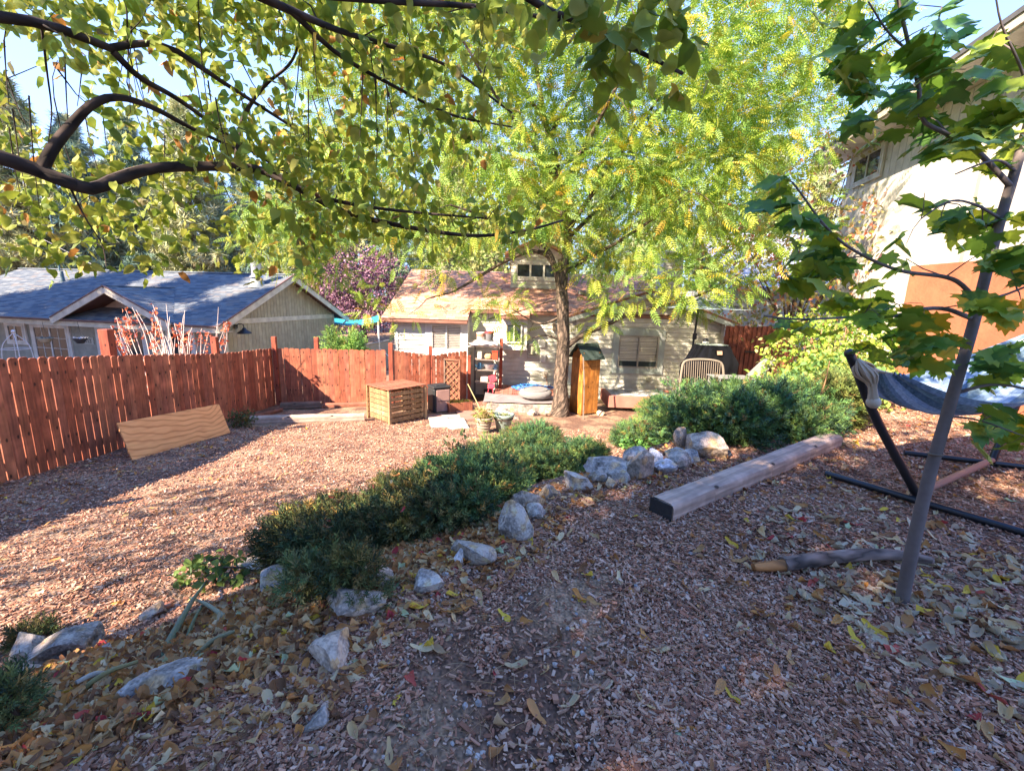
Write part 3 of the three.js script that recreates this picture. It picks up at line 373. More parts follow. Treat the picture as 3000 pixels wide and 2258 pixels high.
{
  const H = thing('terracotta_wall', 'smooth terracotta orange garden wall behind the hammock', 'wall', V(0, 0, 0)), m = [lin(0.5, 0.17, 0.085), lin(0.48, 0.16, 0.08), lin(0.52, 0.185, 0.095)].map((c) => paint(c, 0.9, { bumpMap: fineB, bumpScale: 0.003 }));
  for (let i = 0; i < 6; i++) { const za = -8.6 + i * 1.2, zc = za + 0.6, x = 7.55 - 0.02 * i, y0 = groundY(x, zc) - 0.15; part(H, 'panel', rbox(0.12, 2.42 - y0, 1.192, 0.008, i, i), m[i % 3], [x, (2.42 + y0) / 2, zc]); }
}
// ---------- red picket fences ----------
function picketGeo(h, w, v) { const c = w * 0.5, e = 0.035; return muv(new THREE.ExtrudeGeometry(new THREE.Shape([[-c, 0], [c, 0], [c, h - e], [c - 0.012, h - e * 0.35], [c - 0.036, h], [-c + 0.036, h], [-c + 0.012, h - e * 0.35], [-c, h - e]].map((p) => new THREE.Vector2(...p))), { depth: 0.016, bevelEnabled: false }), v * 0.37, v * 1.3, 1.0); }
const PICK = [0, 1, 2, 3, 4].map((v) => picketGeo(1.75, 0.14, v));
function fenceRun(parent, a, b, o = {}) {       // a, b: [x, z]; pickets face the side given by +n
  const r = rngOf(o.seed ?? 1), dx = b[0] - a[0], dz = b[1] - a[1], L = Math.hypot(dx, dz), ang = Math.atan2(-dz, dx), pitch = o.pitch ?? 0.149, n = Math.round(L / pitch), mats = o.mats ?? redA;
  for (let i = 0; i < n; i++) {
    const t = (i + 0.5) / n, x = a[0] + dx * t, z = a[1] + dz * t, k = o.h ? o.h(t) : 1; const m = part(parent, 'picket', pick(PICK, r), pick(mats, r), [x, groundY(x, z, false) - 0.06 + (r() - 0.5) * 0.025, z], [0, ang, (r() - 0.5) * 0.012]); m.scale.set(o.fill ? pitch * o.fill / 0.14 : 0.97 + r() * 0.03, k, 1);
  }
  const nx = dz / L, nz = -dx / L;
  for (const f of o.rails ?? [0.25, 0.85, 1.45]) { const seg = Math.max(1, Math.round(L / 2.5)); for (let i = 0; i < seg; i++) { const p = V(a[0] + dx * i / seg, 0, a[1] + dz * i / seg), q = V(a[0] + dx * (i + 1) / seg, 0, a[1] + dz * (i + 1) / seg); p.y = groundY(p.x, p.z, false) + f; q.y = groundY(q.x, q.z, false) + f; const d = q.clone().sub(p), l = d.length(), c = p.clone().add(q).multiplyScalar(0.5); const m = part(parent, 'rail', box(l - 0.01, 0.085, 0.038), postRed, [c.x + nx * 0.024, c.y, c.z + nz * 0.024]); m.quaternion.setFromUnitVectors(V(1, 0, 0), d.normalize()); } }
}
function fencePost(parent, x, z, h, w = 0.1) { part(parent, 'post', rbox(w, h, w, 0.008, x, z), postRed, [x, groundY(x, z, false) + h / 2 - 0.1, z], [0, 0.1, 0]); }
{
  const F = thing('picket_fence', 'long red stained dog ear picket fence along the yard toward the grey green house', 'fence', V(0, 0, 0));
  fenceRun(F, [-6.75, 0.6], [-6.75, -5.2], { seed: 4 }); fenceRun(F, [-6.75, -5.2], [-7.12, -8], { seed: 5 }); fenceRun(F, [-7.12, -8], [-7.0, -12.55], { seed: 6 });
  for (const [x, z, h, w] of [[-6.9, -2.9, 2.2, 0.12], [-6.9, -0.4, 2.2, 0.12], [-7.24, -7.75, 2.25, 0.16], [-7.14, -10.4, 2.18, 0.13], [-6.92, -12.6, 2.12, 0.12]]) fencePost(F, x, z, h, w);
  const B = thing('picket_fence', 'red picket fence section crossing behind the slatted wooden bin', 'fence', V(0, 0, 0));
  fenceRun(B, [-6.86, -12.65], [-3.86, -13.15], { seed: 8, pitch: 0.15, fill: 0.98 }); fencePost(B, -5.85, -12.95, 2.12, 0.12); fencePost(B, -3.72, -13.2, 2.0, 0.12);
  const C = thing('picket_fence', 'short red picket fence with scalloped top running to the white bay', 'fence', V(0, 0, 0));
  fenceRun(C, [-3.64, -13.2], [-2.62, -13.62], { seed: 9, pitch: 0.113, fill: 1.0, h: (t) => 1.0 - 0.09 * t }); fenceRun(C, [-2.55, -13.66], [-1.5, -14.05], { seed: 10, pitch: 0.118, fill: 1.0, h: (t) => 0.9 + 0.1 * t }); fencePost(C, -2.6, -13.68, 1.92, 0.1);
  const end = part(C, 'end_post', rbox(0.09, 1.5, 0.09, 0.006), postRed, [-1.4, -1.0, -14.0]);
  // lone boards: red post by the shelf
  const p = at(1467, 1130, { y: -1.45 }); solo('red_post', rbox(0.11, 1.75, 0.11, 0.008), postRed, 'tall red post standing at the corner of the brick red deck', 'post', V(p.x, -0.6, -14.5));
}
{ // rear red fence beyond the barbecue
  const F = thing('picket_fence', 'dark red board fence with a gate beside the barbecue', 'fence', V(0, 0, 0)), r = rngOf(71), mats = [stain(lin(0.36, 0.1, 0.06)), stain(lin(0.42, 0.13, 0.08)), stain(lin(0.3, 0.085, 0.055))], z = -14.4;
  const a = at(2134, 960, { z }), b = at(2330, 965, { z: -13.6 }), n = 15; for (let i = 0; i < n; i++) { const t = i / (n - 1), x = lerp(a.x, b.x, t), zz = lerp(z, -13.6, t), y1 = at(lerp(2134, 2330, t), 955, { z: zz }).y + (r() - 0.5) * 0.05, y0 = groundY(x, zz) - 0.05; part(F, 'board', box(0.15, y1 - y0, 0.02, r() * 3, r() * 3), pick(mats, r), [x, (y0 + y1) / 2, zz], [0, -0.2, (r() - 0.5) * 0.02]); }
  for (const y of [-0.9, 0.3]) part(F, 'rail', box(b.x - a.x, 0.09, 0.04), mats[2], [(a.x + b.x) / 2, y, -14.08], [0, -0.27, 0]);
  part(F, 'latch', box(0.3, 0.05, 0.03), black, [lerp(a.x, b.x, 0.36), at(2180, 1030, { z: -14 }).y, -14.0], [0, -0.27, 0]); part(F, 'post', box(0.12, 2.5, 0.12), mats[2], [b.x + 0.05, -0.5, -13.7]);
}
// lattice trellis against the scalloped fence
{
  const a = at(1303, 1050, { z: -13.3 }), b = at(1345, 1040, { z: -13.5 }), T = thing('lattice_trellis', 'red framed lattice trellis leaning on the scalloped fence', 'trellis', V((a.x + b.x) / 2, -1.75, -13.42), -0.35), h = a.y + 1.72, w = 0.52, m = stain(lin(0.45, 0.2, 0.11));
  part(T, 'backing', box(w, h - 0.1, 0.01), stain(lin(0.34, 0.13, 0.075)), [0, h / 2, -0.03]);
  for (const s of [-1, 1]) part(T, 'stile', box(0.05, h, 0.04), s < 0 ? oldWood[0] : m, [s * w / 2, h / 2, 0]); for (const y of [0.04, h - 0.02]) part(T, 'rail', box(w, 0.05, 0.035), m, [0, y, 0]);
  for (let i = -2; i < 9; i++) for (const s of [-1, 1]) { const y = 0.1 + i * 0.2, g = box(0.03, 0.72, 0.008); const lo = Math.max(0.1, y), hi = Math.min(h - 0.08, y + w); if (hi - lo < 0.1) continue; const l = (hi - lo) * 1.41, x0 = s * (-w / 2 + (lo - y)), x1 = s * (-w / 2 + (hi - y)); part(T, 'slat', box(0.03, l, 0.008), s > 0 ? m : rawWood[1], [(x0 + x1) / 2, (lo + hi) / 2, 0.005 * s], [0, 0, -s * Math.PI / 4]); }
}
// ---------- leaning plywood, raised-bed timbers ----------
{
  const a = G(400, 1347), b = G(672, 1268), d = b.clone().sub(a), L = d.length(), T = thing('plywood_board', 'long plywood board leaning low against the red picket fence', 'board', a.clone().lerp(b, 0.5), Math.atan2(-d.z, d.x)), h = 0.66;
  const g = muv(new THREE.BoxGeometry(L, h, 0.02), L / 2, h / 2, 0.4); part(T, 'sheet', g, M(lin(1.0, 0.98, 0.95), 0.75, { map: plyT }), [0, h / 2 - 0.02, -0.13], [-0.38, 0, Math.asin(d.y / L)]);
  part(T, 'edge_batten', box(0.03, h * 0.98, 0.03), rawWood[2], [-L / 2 + 0.03, h / 2, -0.15], [-0.38, 0, Math.asin(d.y / L)]);
}
function timber(name, a, b, w, h, mats, label, seed, grp) {    // squared old beam, weathered edges
  const d = b.clone().sub(a), L = d.length(), g = new THREE.BoxGeometry(L, h, w, Math.max(8, Math.round(L / 0.06)), 5, 6), p = g.attributes.position;
  for (let i = 0; i < p.count; i++) { let x = p.getX(i), y = p.getY(i), z = p.getZ(i); const ey = Math.abs(y) / (h / 2), ez = Math.abs(z) / (w / 2), n = fbm(x * 4 + seed, y * 20, z * 20, 3) - 0.5, c = sst(0.6, 1, ey) * sst(0.6, 1, ez) * 0.022; p.setXYZ(i, x + (Math.abs(x) > L / 2 - 0.001 ? 0.012 * n : 0), y * (1 - c / h * 2 * 0.6) + 0.016 * n, z * (1 - c / w * 2 * 0.6) + 0.014 * (fbm(x * 5 + 9 + seed, y * 9, z * 15, 3) - 0.5)); }
  g.computeVertexNormals(); muv(g, seed, seed * 0.7, 1, true); const T = thing(name, label, 'timber', a.clone().lerp(b, 0.5), 0, grp); T.quaternion.setFromUnitVectors(V(1, 0, 0), d.normalize()); part(T, 'beam', g, mats);
  return T;
}
const tieM = [M(lin(0.78, 0.62, 0.5), 0.95, { map: woodT, bumpMap: grainT, bumpScale: 0.006 }), M(lin(0.24, 0.17, 0.13), 0.95, { map: woodT, bumpMap: grainT, bumpScale: 0.006 })];
{ // big landscape tie: greyed top, dark end
  const a = at(1942, 1472, { y: 0.13 }), b = at(2440, 1280, { y: 0.08 }), T = timber('railroad_tie', V(a.x, 0.055, a.z - 0.02), V(b.x, groundY(b.x, b.z) + 0.06, b.z), 0.21, 0.17, tieM[0], 'long weathered squared timber lying on the mulch', 3);
  const d = b.clone().sub(a); part(T, 'dark_end', box(0.012, 0.15, 0.19), M(lin(0.035, 0.03, 0.028), 0.95, { bumpMap: grainT, bumpScale: 0.004 }), [-Math.hypot(d.x, d.z) / 2 + 0.0, 0, 0]);
}
{
  const y = (p, k) => V(p.x, p.y + k, p.z);
  timber('bed_timber', y(G(735, 1240), 0.08), y(G(1068, 1232), 0.09), 0.2, 0.2, tieM[0], 'weathered timber edging the bed toward the slatted bin', 5);
  timber('bed_timber', y(G(822, 1200), 0.1), y(G(942, 1195), 0.1), 0.18, 0.2, oldWood[0], 'dark old timber lying at the fence corner', 6);
  timber('bed_timber', y(G(948, 1194), 0.06), y(G(1075, 1190), 0.06), 0.14, 0.14, stain(lin(0.5, 0.2, 0.12)), 'reddish timber against the foot of the rear fence', 7);
  timber('bed_timber', y(G(700, 1238), 0.05), y(G(825, 1205), 0.05), 0.1, 0.1, stain(lin(0.4, 0.18, 0.11)), 'thin reddish board on the ground along the fence foot', 8);
}
// ---------- slatted wooden bin with red lid ----------
{
  const A = V(-3.03, 0, -10.5), W = 1.14, D = 1.08, h = 0.84, T = thing('slatted_bin', 'raw wood slatted storage bin with red plank lid', 'wooden bin', V(A.x, groundY(A.x, A.z) + 0.0, A.z), 0.84), r = rngOf(12);
  // local: front face from (0,0) to (W,0) along +x, depth to -z
  for (const [x, z] of [[0.03, -0.03], [W - 0.03, -0.03], [0.03, -D + 0.03], [W - 0.03, -D + 0.03]]) part(T, 'corner_post', rbox(0.075, h + 0.05, 0.05, 0.004), pick(rawWood, r), [x, (h + 0.05) / 2 - 0.03, z]);
  for (let i = 0; i < 6; i++) { const y = 0.08 + i * 0.135; for (const z of [0.002, -D - 0.002]) part(T, 'slat', rbox(W - 0.02, 0.1, 0.018, 0.003, i, z), pick(rawWood, r), [W / 2, y, z + (z > -0.1 ? -0.06 : 0.06)], [0, 0, (r() - 0.5) * 0.012]); for (const x of [0.062, W - 0.062]) part(T, 'slat', rbox(0.018, 0.118, D - 0.06, 0.003, i, x), pick(rawWood, r), [x, y, -D / 2]); }
  for (const x of [0.025, W - 0.025]) part(T, 'corner_strip', rbox(0.06, h, 0.016, 0.003), rawWood[2], [x, h / 2 - 0.02, 0.006]);
  const lid = new THREE.Group(); lid.name = 'lid'; lid.position.set(W / 2, h + 0.04, -D / 2); lid.rotation.x = -0.02; T.add(lid); for (let i = 0; i < 7; i++) part(lid, 'lid_plank', rbox(W + 0.02, 0.022, D / 7 - 0.006, 0.003, i * 0.3, i), pick(redA, r), [0, 0, -D / 2 + (i + 0.5) * D / 7]);
}
// ---------- black compost bin, planter, pavers, pots ----------
{
  const p = G(1296, 1197), T = thing('compost_bin', 'black compost bin with a pale pink side panel by the lattice', 'bin', V(p.x - 0.05, groundY(p.x, -12.4), -12.45), 0.55); const bk = M(lin(0.022, 0.024, 0.026), 0.6), pk = paint(lin(0.6, 0.36, 0.3));
  part(T, 'body', rbox(0.52, 0.72, 0.5, 0.05), bk, [0, 0.36, 0]); part(T, 'lid', rbox(0.55, 0.07, 0.53, 0.03), bk, [0, 0.745, 0]); part(T, 'lid_rib', rbox(0.3, 0.03, 0.3, 0.012), bk, [0, 0.79, 0]); part(T, 'side_panel', rbox(0.4, 0.64, 0.03, 0.01), pk, [0.02, 0.36, 0.25]); part(T, 'panel_groove', box(0.36, 0.012, 0.008), darkIn, [0.02, 0.36, 0.267]);
  part(T, 'side_panel', rbox(0.03, 0.64, 0.42, 0.01), bk, [-0.26, 0.36, 0]);
  const q = G(1345, 1200), P = thing('planter_box', 'low red wooden planter box beside the compost bin', 'planter', V(q.x + 0.02, groundY(q.x, -12.5) - 0.02, -12.5), 0.45); for (const z of [0.15, -0.15]) { for (let i = 0; i < 6; i++) part(P, 'plank', rbox(0.115, 0.3, 0.02, 0.003, i), pick(redA), [-0.3 + i * 0.12, 0.15, z]); } for (const x of [-0.36, 0.36]) part(P, 'end_board', rbox(0.02, 0.3, 0.29, 0.003), redA[1], [x, 0.15, 0]); part(P, 'soil', box(0.7, 0.04, 0.28), M(lin(0.06, 0.045, 0.035), 1), [0, 0.25, 0]);
  const r = rngOf(8), l = []; for (let i = 0; i < 120; i++) l.push({ p: V((r() - 0.5) * 0.66, 0.27 + r() * 0.06, (r() - 0.5) * 0.26), e: [-0.4 - r(), r() * 6.3, 0], s: 0.7 + r(), c: lin(0.12 + r() * 0.2, 0.2, 0.05) }); instances(P, 'planting', simpleLeaf(0.08, 0.03), leafM(), l);
}
{ // concrete pavers and red brick path
  const pv = [paint(lin(0.62, 0.56, 0.5), 0.9, { bumpMap: fineB, bumpScale: 0.003 }), paint(lin(0.5, 0.24, 0.18), 0.9, { bumpMap: fineB, bumpScale: 0.003 })], P = thing('paver_path', 'pale concrete pavers with a red row leading toward the house', 'path', V(0, 0, 0));
  for (const [px, py, w, d, k] of [[1285, 1231, 0.5, 0.42, 0], [1335, 1236, 0.5, 0.42, 0], [1290, 1246, 0.5, 0.42, 0], [1342, 1252, 0.5, 0.42, 0], [1270, 1222, 0.5, 0.3, 1], [1322, 1222, 0.5, 0.28, 0], [1375, 1224, 0.5, 0.4, 1], [1365, 1212, 0.5, 0.4, 1], [1400, 1203, 0.5, 0.4, 1], [1430, 1195, 0.5, 0.4, 1], [1380, 1194, 0.55, 0.4, 1], [1400, 1184, 0.5, 0.4, 1], [1430, 1180, 0.5, 0.4, 1], [1370, 1179, 0.5, 0.4, 1]]) { const p = G(px, py); part(P, 'paver', rbox(w, 0.05, d, 0.008, px, py), pv[k], [p.x, p.y + 0.012, p.z], [0.02, 0.3, 0]); }
}
function pot(name, x, z, prof, mat, label, ribs) { const T = thing(name, label, 'plant pot', onG(x, z, -0.02)); part(T, 'bowl', new THREE.LatheGeometry(prof.map((p) => new THREE.Vector2(...p)), 28), mat); const rr = prof[3][0] * 0.92, ty = prof[3][1] - 0.05; part(T, 'soil', cyl(rr, rr, 0.03, 20), M(lin(0.08, 0.06, 0.045), 1), [0, ty, 0]); return [T, ty, rr]; }
{
  const r = rngOf(61), p1 = G(1417, 1266), p2 = G(1474, 1264), half = 0.56;
  const [A, ya, ra] = pot('flower_pot', p1.x, p1.z, [[0.001, 0], [0.13, 0], [0.17, 0.24], [0.21, 0.36], [0.22, 0.4], [0.19, 0.4], [0.17, 0.33], [0.001, 0.31]], paint(lin(0.5, 0.42, 0.32)), 'tan ribbed pot with dried stalks and a bamboo cane');
  for (let i = 0; i < 4; i++) part(A, 'rib', new THREE.TorusGeometry(0.15 + i * 0.013, 0.01, 6, 28), paint(lin(0.46, 0.38, 0.29)), [0, 0.1 + i * 0.07, 0], [Math.PI / 2, 0, 0]);
  for (let i = 0; i < 26; i++) { const a = r() * 6.28, k = r() * 0.12, h = 0.15 + r() * 0.3; part(A, 'dry_stalk', tube([V(Math.cos(a) * k, ya, Math.sin(a) * k), V(Math.cos(a) * k * 1.5, ya + h * 0.6, Math.sin(a) * k * 1.5), V(Math.cos(a) * (k * 2 + 0.06), ya + h, Math.sin(a) * (k * 2 + 0.05))], 0.005, 0.002, 4, 0, 0, 0.2), M(lin(0.55, 0.42, 0.2), 0.9)); }
  part(A, 'cane', bar(V(0.05, ya, 0), V(-0.4, ya + 0.85, -0.1), 0.014, 6, 0.01), M(lin(0.62, 0.5, 0.22), 0.7));
  const l = []; for (let i = 0; i < 160; i++) l.push({ p: V((r() - 0.5) * 0.42, ya + r() * 0.28, (r() - 0.5) * 0.4), e: [r() - 0.8, r() * 6.3, r() - 0.5], s: 0.7 + r() * 0.7, c: r() < 0.5 ? lin(0.3, 0.4, 0.08) : lin(0.5, 0.42, 0.16) }); instances(A, 'planting', simpleLeaf(0.11, 0.04), leafM(), l);
  const [B, yb] = pot('flower_pot', p2.x, p2.z - 0.05, [[0.001, 0], [0.15, 0], [0.23, 0.38], [0.26, 0.4], [0.265, 0.46], [0.22, 0.46], [0.2, 0.37], [0.001, 0.35]], paint(lin(0.36, 0.46, 0.4), 0.6), 'pale green plastic pot with a broad rim');
  const l2 = []; for (let i = 0; i < 90; i++) l2.push({ p: V((r() - 0.5) * 0.4, yb + 0.02 + r() * 0.1, (r() - 0.5) * 0.4), e: [r() - 0.9, r() * 6.3, r() - 0.5], s: 0.6 + r() * 0.6, c: r() < 0.6 ? lin(0.42, 0.36, 0.16) : lin(0.2, 0.3, 0.08) }); instances(B, 'planting', simpleLeaf(0.12, 0.03), leafM(), l2);
}
// ---------- brick red deck, hose, pouf, rug ----------
{
  const D = thing('red_deck', 'low brick red plank deck against the white house wall', 'deck', V(0, 0, 0)), r = rngOf(40), x0 = -0.55, x1 = 1.75, z0 = -13.35, z1 = -15.1, top = -1.4;
  const rd = [lin(0.55, 0.2, 0.14), lin(0.5, 0.17, 0.12), lin(0.58, 0.23, 0.17)].map((c) => paint(c, 0.85)); for (let i = 0; i < 16; i++) part(D, 'plank', box((x1 - x0) / 16 - 0.008, 0.035, z0 - z1), pick(rd, r), [x0 + (i + 0.5) * (x1 - x0) / 16, top - 0.0175, (z0 + z1) / 2]);
  for (let i = 0; i < 3; i++) part(D, 'skirt_board', box(x1 - x0 - 0.02, 0.13, 0.02), pick(rd, r), [(x0 + x1) / 2, top - 0.1 - i * 0.14, z0 - 0.03]); part(D, 'side_skirt', box(0.02, 0.4, z0 - z1 - 0.08), rd[1], [x0 + 0.02, top - 0.24, (z0 + z1) / 2]);
  const hp = V(0.62, top, -14.6), hose = []; for (let i = 0; i <= 220; i++) { const t = i / 220, a = t * 6.28 * 6.3, k = 0.26 + 0.12 * Math.sin(a * 0.37) + 0.08 * Math.sin(a * 1.3), s = 1 + 0.4 * Math.sin(t * 5); hose.push(V(hp.x + Math.cos(a) * k * 1.5 * s, hp.y + 0.02 + 0.09 * t + 0.02 * Math.sin(a * 2.2), hp.z + Math.sin(a) * k * s)); }
  solo('garden_hose', tube(hose, 0.018, 0.018, 6, 0, 0, 0.06), M(lin(0.05, 0.22, 0.62), 0.4), 'coiled blue garden hose lying on the red deck', 'hose');
  const pf = V(0.72, -1.42, -12.95), pg = new THREE.SphereGeometry(0.5, 36, 18), pp = pg.attributes.position; for (let i = 0; i < pp.count; i++) { const x = pp.getX(i), y = pp.getY(i), z = pp.getZ(i), a = Math.atan2(z, x), k = 1 + 0.02 * Math.cos(a * 18) + 0.05 * (noise(x * 4, y * 4, z * 4) - 0.5); pp.setXYZ(i, x * k, Math.sign(y) * Math.pow(Math.abs(y) / 0.5, 0.7) * 0.16 + 0.15, z * k); } pg.computeVertexNormals();
  const P = thing('floor_pouf', 'round grey woven floor cushion at the edge of the deck', 'cushion', V(pf.x, -1.36, pf.z)); part(P, 'cushion', pg, M(lin(0.3, 0.29, 0.28), 0.95, { map: blotT, bumpMap: fineB, bumpScale: 0.01 })); part(P, 'top_seam', new THREE.TorusGeometry(0.36, 0.012, 5, 36), M(lin(0.22, 0.21, 0.2), 0.95), [0, 0.285, 0], [Math.PI / 2, 0, 0]);
  const rg = new THREE.BoxGeometry(2.5, 0.02, 1.0, 40, 1, 14), rp = rg.attributes.position; for (let i = 0; i < rp.count; i++) { const x = rp.getX(i), z = rp.getZ(i); rp.setY(i, rp.getY(i) + 0.05 * (noise(x * 2.2, z * 2.2, 4) - 0.5) + 0.03 * Math.sin(x * 7 + z * 4) * sst(0.4, 1.25, Math.abs(x))); } rg.computeVertexNormals(); muv(rg);
  const base = thing('patio_slab', 'raised flat earth step under the rumpled mat', 'step', V(0.42, -1.6, -12.85)); part(base, 'slab', rbox(2.3, 0.38, 0.9, 0.06), stoneM(lin(0.4, 0.34, 0.28)));
  solo('outdoor_mat', rg, M(lin(0.36, 0.3, 0.3), 0.95, { map: blotT }), 'rumpled faded mat spread under the round cushion', 'mat', V(0.42, -1.375, -12.88));
  // second raised bed platform, right of the shed
  const R = thing('red_platform', 'low red framed platform with pale gravel top before the window', 'platform', V(4.05, -1.3, -13.7)); for (const [x, z, w, d] of [[0, 0.6, 2.2, 0.14], [-1.03, 0, 0.14, 1.06], [1.03, 0, 0.14, 1.06]]) part(R, 'edge_board', rbox(w, 0.36, d, 0.01), pick(rd, r), [x, -0.12, z]); part(R, 'gravel_top', box(1.92, 0.02, 1.1), stoneM(lin(0.62, 0.6, 0.58)), [0, 0.03, 0]);
  // coping stones row in front of the mat
}
// ---------- shelf rack with garden things ----------
{
  const z = -14.35, x0 = at(1391, 1100, { z }).x, x1 = at(1458, 1100, { z }).x, w = x1 - x0, cx = (x0 + x1) / 2, base = groundY(cx, z), S = thing('shelf_rack', 'black metal shelf rack by the bay, loaded with garden things', 'shelf', V(cx, base, z)), d = 0.4, lv = [1160, 1118, 1082, 1052, 1010].map((py) => at(1420, py, { z }).y - base), top = lv[4];
  for (const sx of [-1, 1]) for (const sz of [-1, 1]) part(S, 'upright', box(0.025, top + 0.05, 0.025), black, [sx * w / 2, (top + 0.05) / 2, sz * d / 2]); lv.slice(0).forEach((y, i) => part(S, 'shelf', box(w, 0.025, d), i ? M(lin(0.25, 0.2, 0.17), 0.7) : black, [0, Math.max(0.06, y), 0]));
  const put = (px, i, name, label, cat, build, dz = 0.05) => { const T = thing(name, label, cat, V(at(px, 1100, { z }).x, base + Math.max(0.06, lv[i]) + 0.0135, z + dz)); build(T); return T; };
  const lathe = (p) => new THREE.LatheGeometry(p.map((q) => new THREE.Vector2(...q)), 18);
  put(1407, 4, 'bucket', 'white bucket with a printed band on top of the rack', 'bucket', (T) => { part(T, 'pail', lathe([[0.001, 0], [0.12, 0], [0.14, 0.28], [0.125, 0.28], [0.11, 0.03], [0.001, 0.03]]), trimW, [0, 0.12, 0]); part(T, 'band', cyl(0.139, 0.134, 0.1, 18), paint(lin(0.6, 0.3, 0.2)), [0, 0.31, 0]); });
  put(1432, 4, 'bucket', 'grey bucket with red lid on top of the rack', 'bucket', (T) => { part(T, 'pail', lathe([[0.001, 0], [0.11, 0], [0.14, 0.26], [0.125, 0.26], [0.1, 0.03], [0.001, 0.03]]), paint(lin(0.2, 0.2, 0.22)), [0, 0.12, 0]); part(T, 'lid', cyl(0.15, 0.15, 0.05, 18), paint(lin(0.6, 0.06, 0.08)), [0, 0.4, 0]); });
  put(1420, 4, 'white_bag', 'rumpled white plastic sheet bunched over the top shelf', 'plastic sheet', (T) => { const g = new THREE.SphereGeometry(1, 40, 20), p = g.attributes.position; for (let i = 0; i < p.count; i++) { const x = p.getX(i), y = p.getY(i), zz = p.getZ(i), k = 1 + 0.5 * (Math.abs(noise(x * 5, y * 5, zz * 5) - 0.5) * 2 - 0.3); p.setXYZ(i, x * w * 0.68 * k, y * 0.1 * k + 0.03 - 0.1 * sst(0.5, 1, Math.abs(x)), zz * 0.25 * k); } g.computeVertexNormals(); part(T, 'sheet', g, M(lin(0.75, 0.73, 0.68), 0.6)); });
  put(1405, 3, 'storage_tub', 'white plastic tub on the second shelf', 'tub', (T) => part(T, 'tub', rbox(0.15, 0.26, 0.2, 0.03), trimW, [0, 0.13, 0])); put(1429, 3, 'paper_sack', 'tan paper sack slumped on the second shelf', 'sack', (T) => { const g = new RoundedBoxGeometry(0.22, 0.18, 0.2, 4, 0.07), p = g.attributes.position; for (let i = 0; i < p.count; i++) p.setX(i, p.getX(i) * (1 + 0.5 * (noise(p.getX(i) * 9, p.getY(i) * 9) - 0.5))); g.computeVertexNormals(); part(T, 'sack', g, M(lin(0.55, 0.37, 0.18), 0.9), [0, 0.09, 0]); }); put(1450, 3, 'crate', 'bright orange red plastic crate on the second shelf', 'crate', (T) => { part(T, 'bin', rbox(0.2, 0.26, 0.24, 0.02), paint(lin(0.75, 0.09, 0.03)), [0, 0.13, 0]); part(T, 'rim', rbox(0.23, 0.03, 0.27, 0.01), paint(lin(0.7, 0.08, 0.03)), [0, 0.27, 0]); });
  const jug = (px, c, lab) => put(px, 2, 'watering_can', lab, 'watering can', (T) => { part(T, 'body', lathe([[0.001, 0], [0.08, 0], [0.075, 0.2], [0.05, 0.22], [0.001, 0.22]]), paint(c, 0.4)); part(T, 'spout', tube([V(-0.07, 0.05, 0), V(-0.14, 0.14, 0), V(-0.17, 0.22, 0)], 0.02, 0.012, 6), paint(c, 0.4)); part(T, 'handle', tube([V(0.07, 0.05, 0), V(0.13, 0.12, 0), V(0.06, 0.2, 0)], 0.01, 0.01, 5), paint(c, 0.4)); });
  jug(1405, lin(0.08, 0.25, 0.45), 'blue watering can on the third shelf'); put(1434, 2, 'wash_basin', 'pale steel basin on the third shelf', 'basin', (T) => part(T, 'basin', lathe([[0.001, 0], [0.12, 0], [0.2, 0.18], [0.22, 0.19], [0.18, 0.18], [0.11, 0.02], [0.001, 0.02]]), M(lin(0.6, 0.62, 0.66), 0.35, { metalness: 0.5 }))); put(1451, 2, 'small_tub', 'light blue tub at the end of the third shelf', 'tub', (T) => part(T, 'tub', lathe([[0.001, 0], [0.07, 0], [0.085, 0.16], [0.07, 0.16], [0.001, 0.03]]), paint(lin(0.2, 0.36, 0.6))));
  put(1420, 1, 'stone_block', 'pink grey block resting on the fourth shelf', 'block', (T) => part(T, 'block', rbox(0.26, 0.17, 0.2, 0.02), stoneM(lin(0.7, 0.55, 0.5)), [0, 0.085, 0])); put(1444, 1, 'dust_pan', 'red plastic pan leaning on the fourth shelf', 'dustpan', (T) => { part(T, 'pan', rbox(0.24, 0.24, 0.03, 0.01), paint(lin(0.7, 0.05, 0.08)), [0, 0.13, 0.1], [-0.4, 0, 0.3]); part(T, 'handle', bar(V(0.05, 0.2, 0.08), V(0.14, 0.5, 0.02), 0.015, 6), paint(lin(0.7, 0.05, 0.08))); });
  put(1432, 0, 'dark_tub', 'black tub on the bottom shelf', 'tub', (T) => part(T, 'tub', lathe([[0.001, 0], [0.13, 0], [0.17, 0.22], [0.15, 0.22], [0.11, 0.03], [0.001, 0.03]]), black));
  const kc = at(1434, 1165, { z: -13.95 }), K = thing('push_cart', 'small red folding hand cart standing before the rack', 'hand cart', V(kc.x, groundY(kc.x, -13.95), -13.95)); const rd = M(lin(0.6, 0.03, 0.06), 0.4); part(K, 'frame', tube([V(-0.12, 0.08, 0.1), V(-0.02, 0.5, 0), V(0.06, 0.85, -0.08)], 0.014, 0.014, 6), rd); part(K, 'frame', tube([V(0.12, 0.08, 0.1), V(0.1, 0.5, 0), V(0.12, 0.85, -0.08)], 0.014, 0.014, 6), rd); part(K, 'seat', rbox(0.22, 0.16, 0.03, 0.01), rd, [0.05, 0.55, 0.02], [-0.5, 0, 0]); for (const x of [-0.12, 0.12]) part(K, 'wheel', new THREE.TorusGeometry(0.06, 0.018, 6, 16), black, [x, 0.075, 0.1], [0, 1.2, 0]);
}
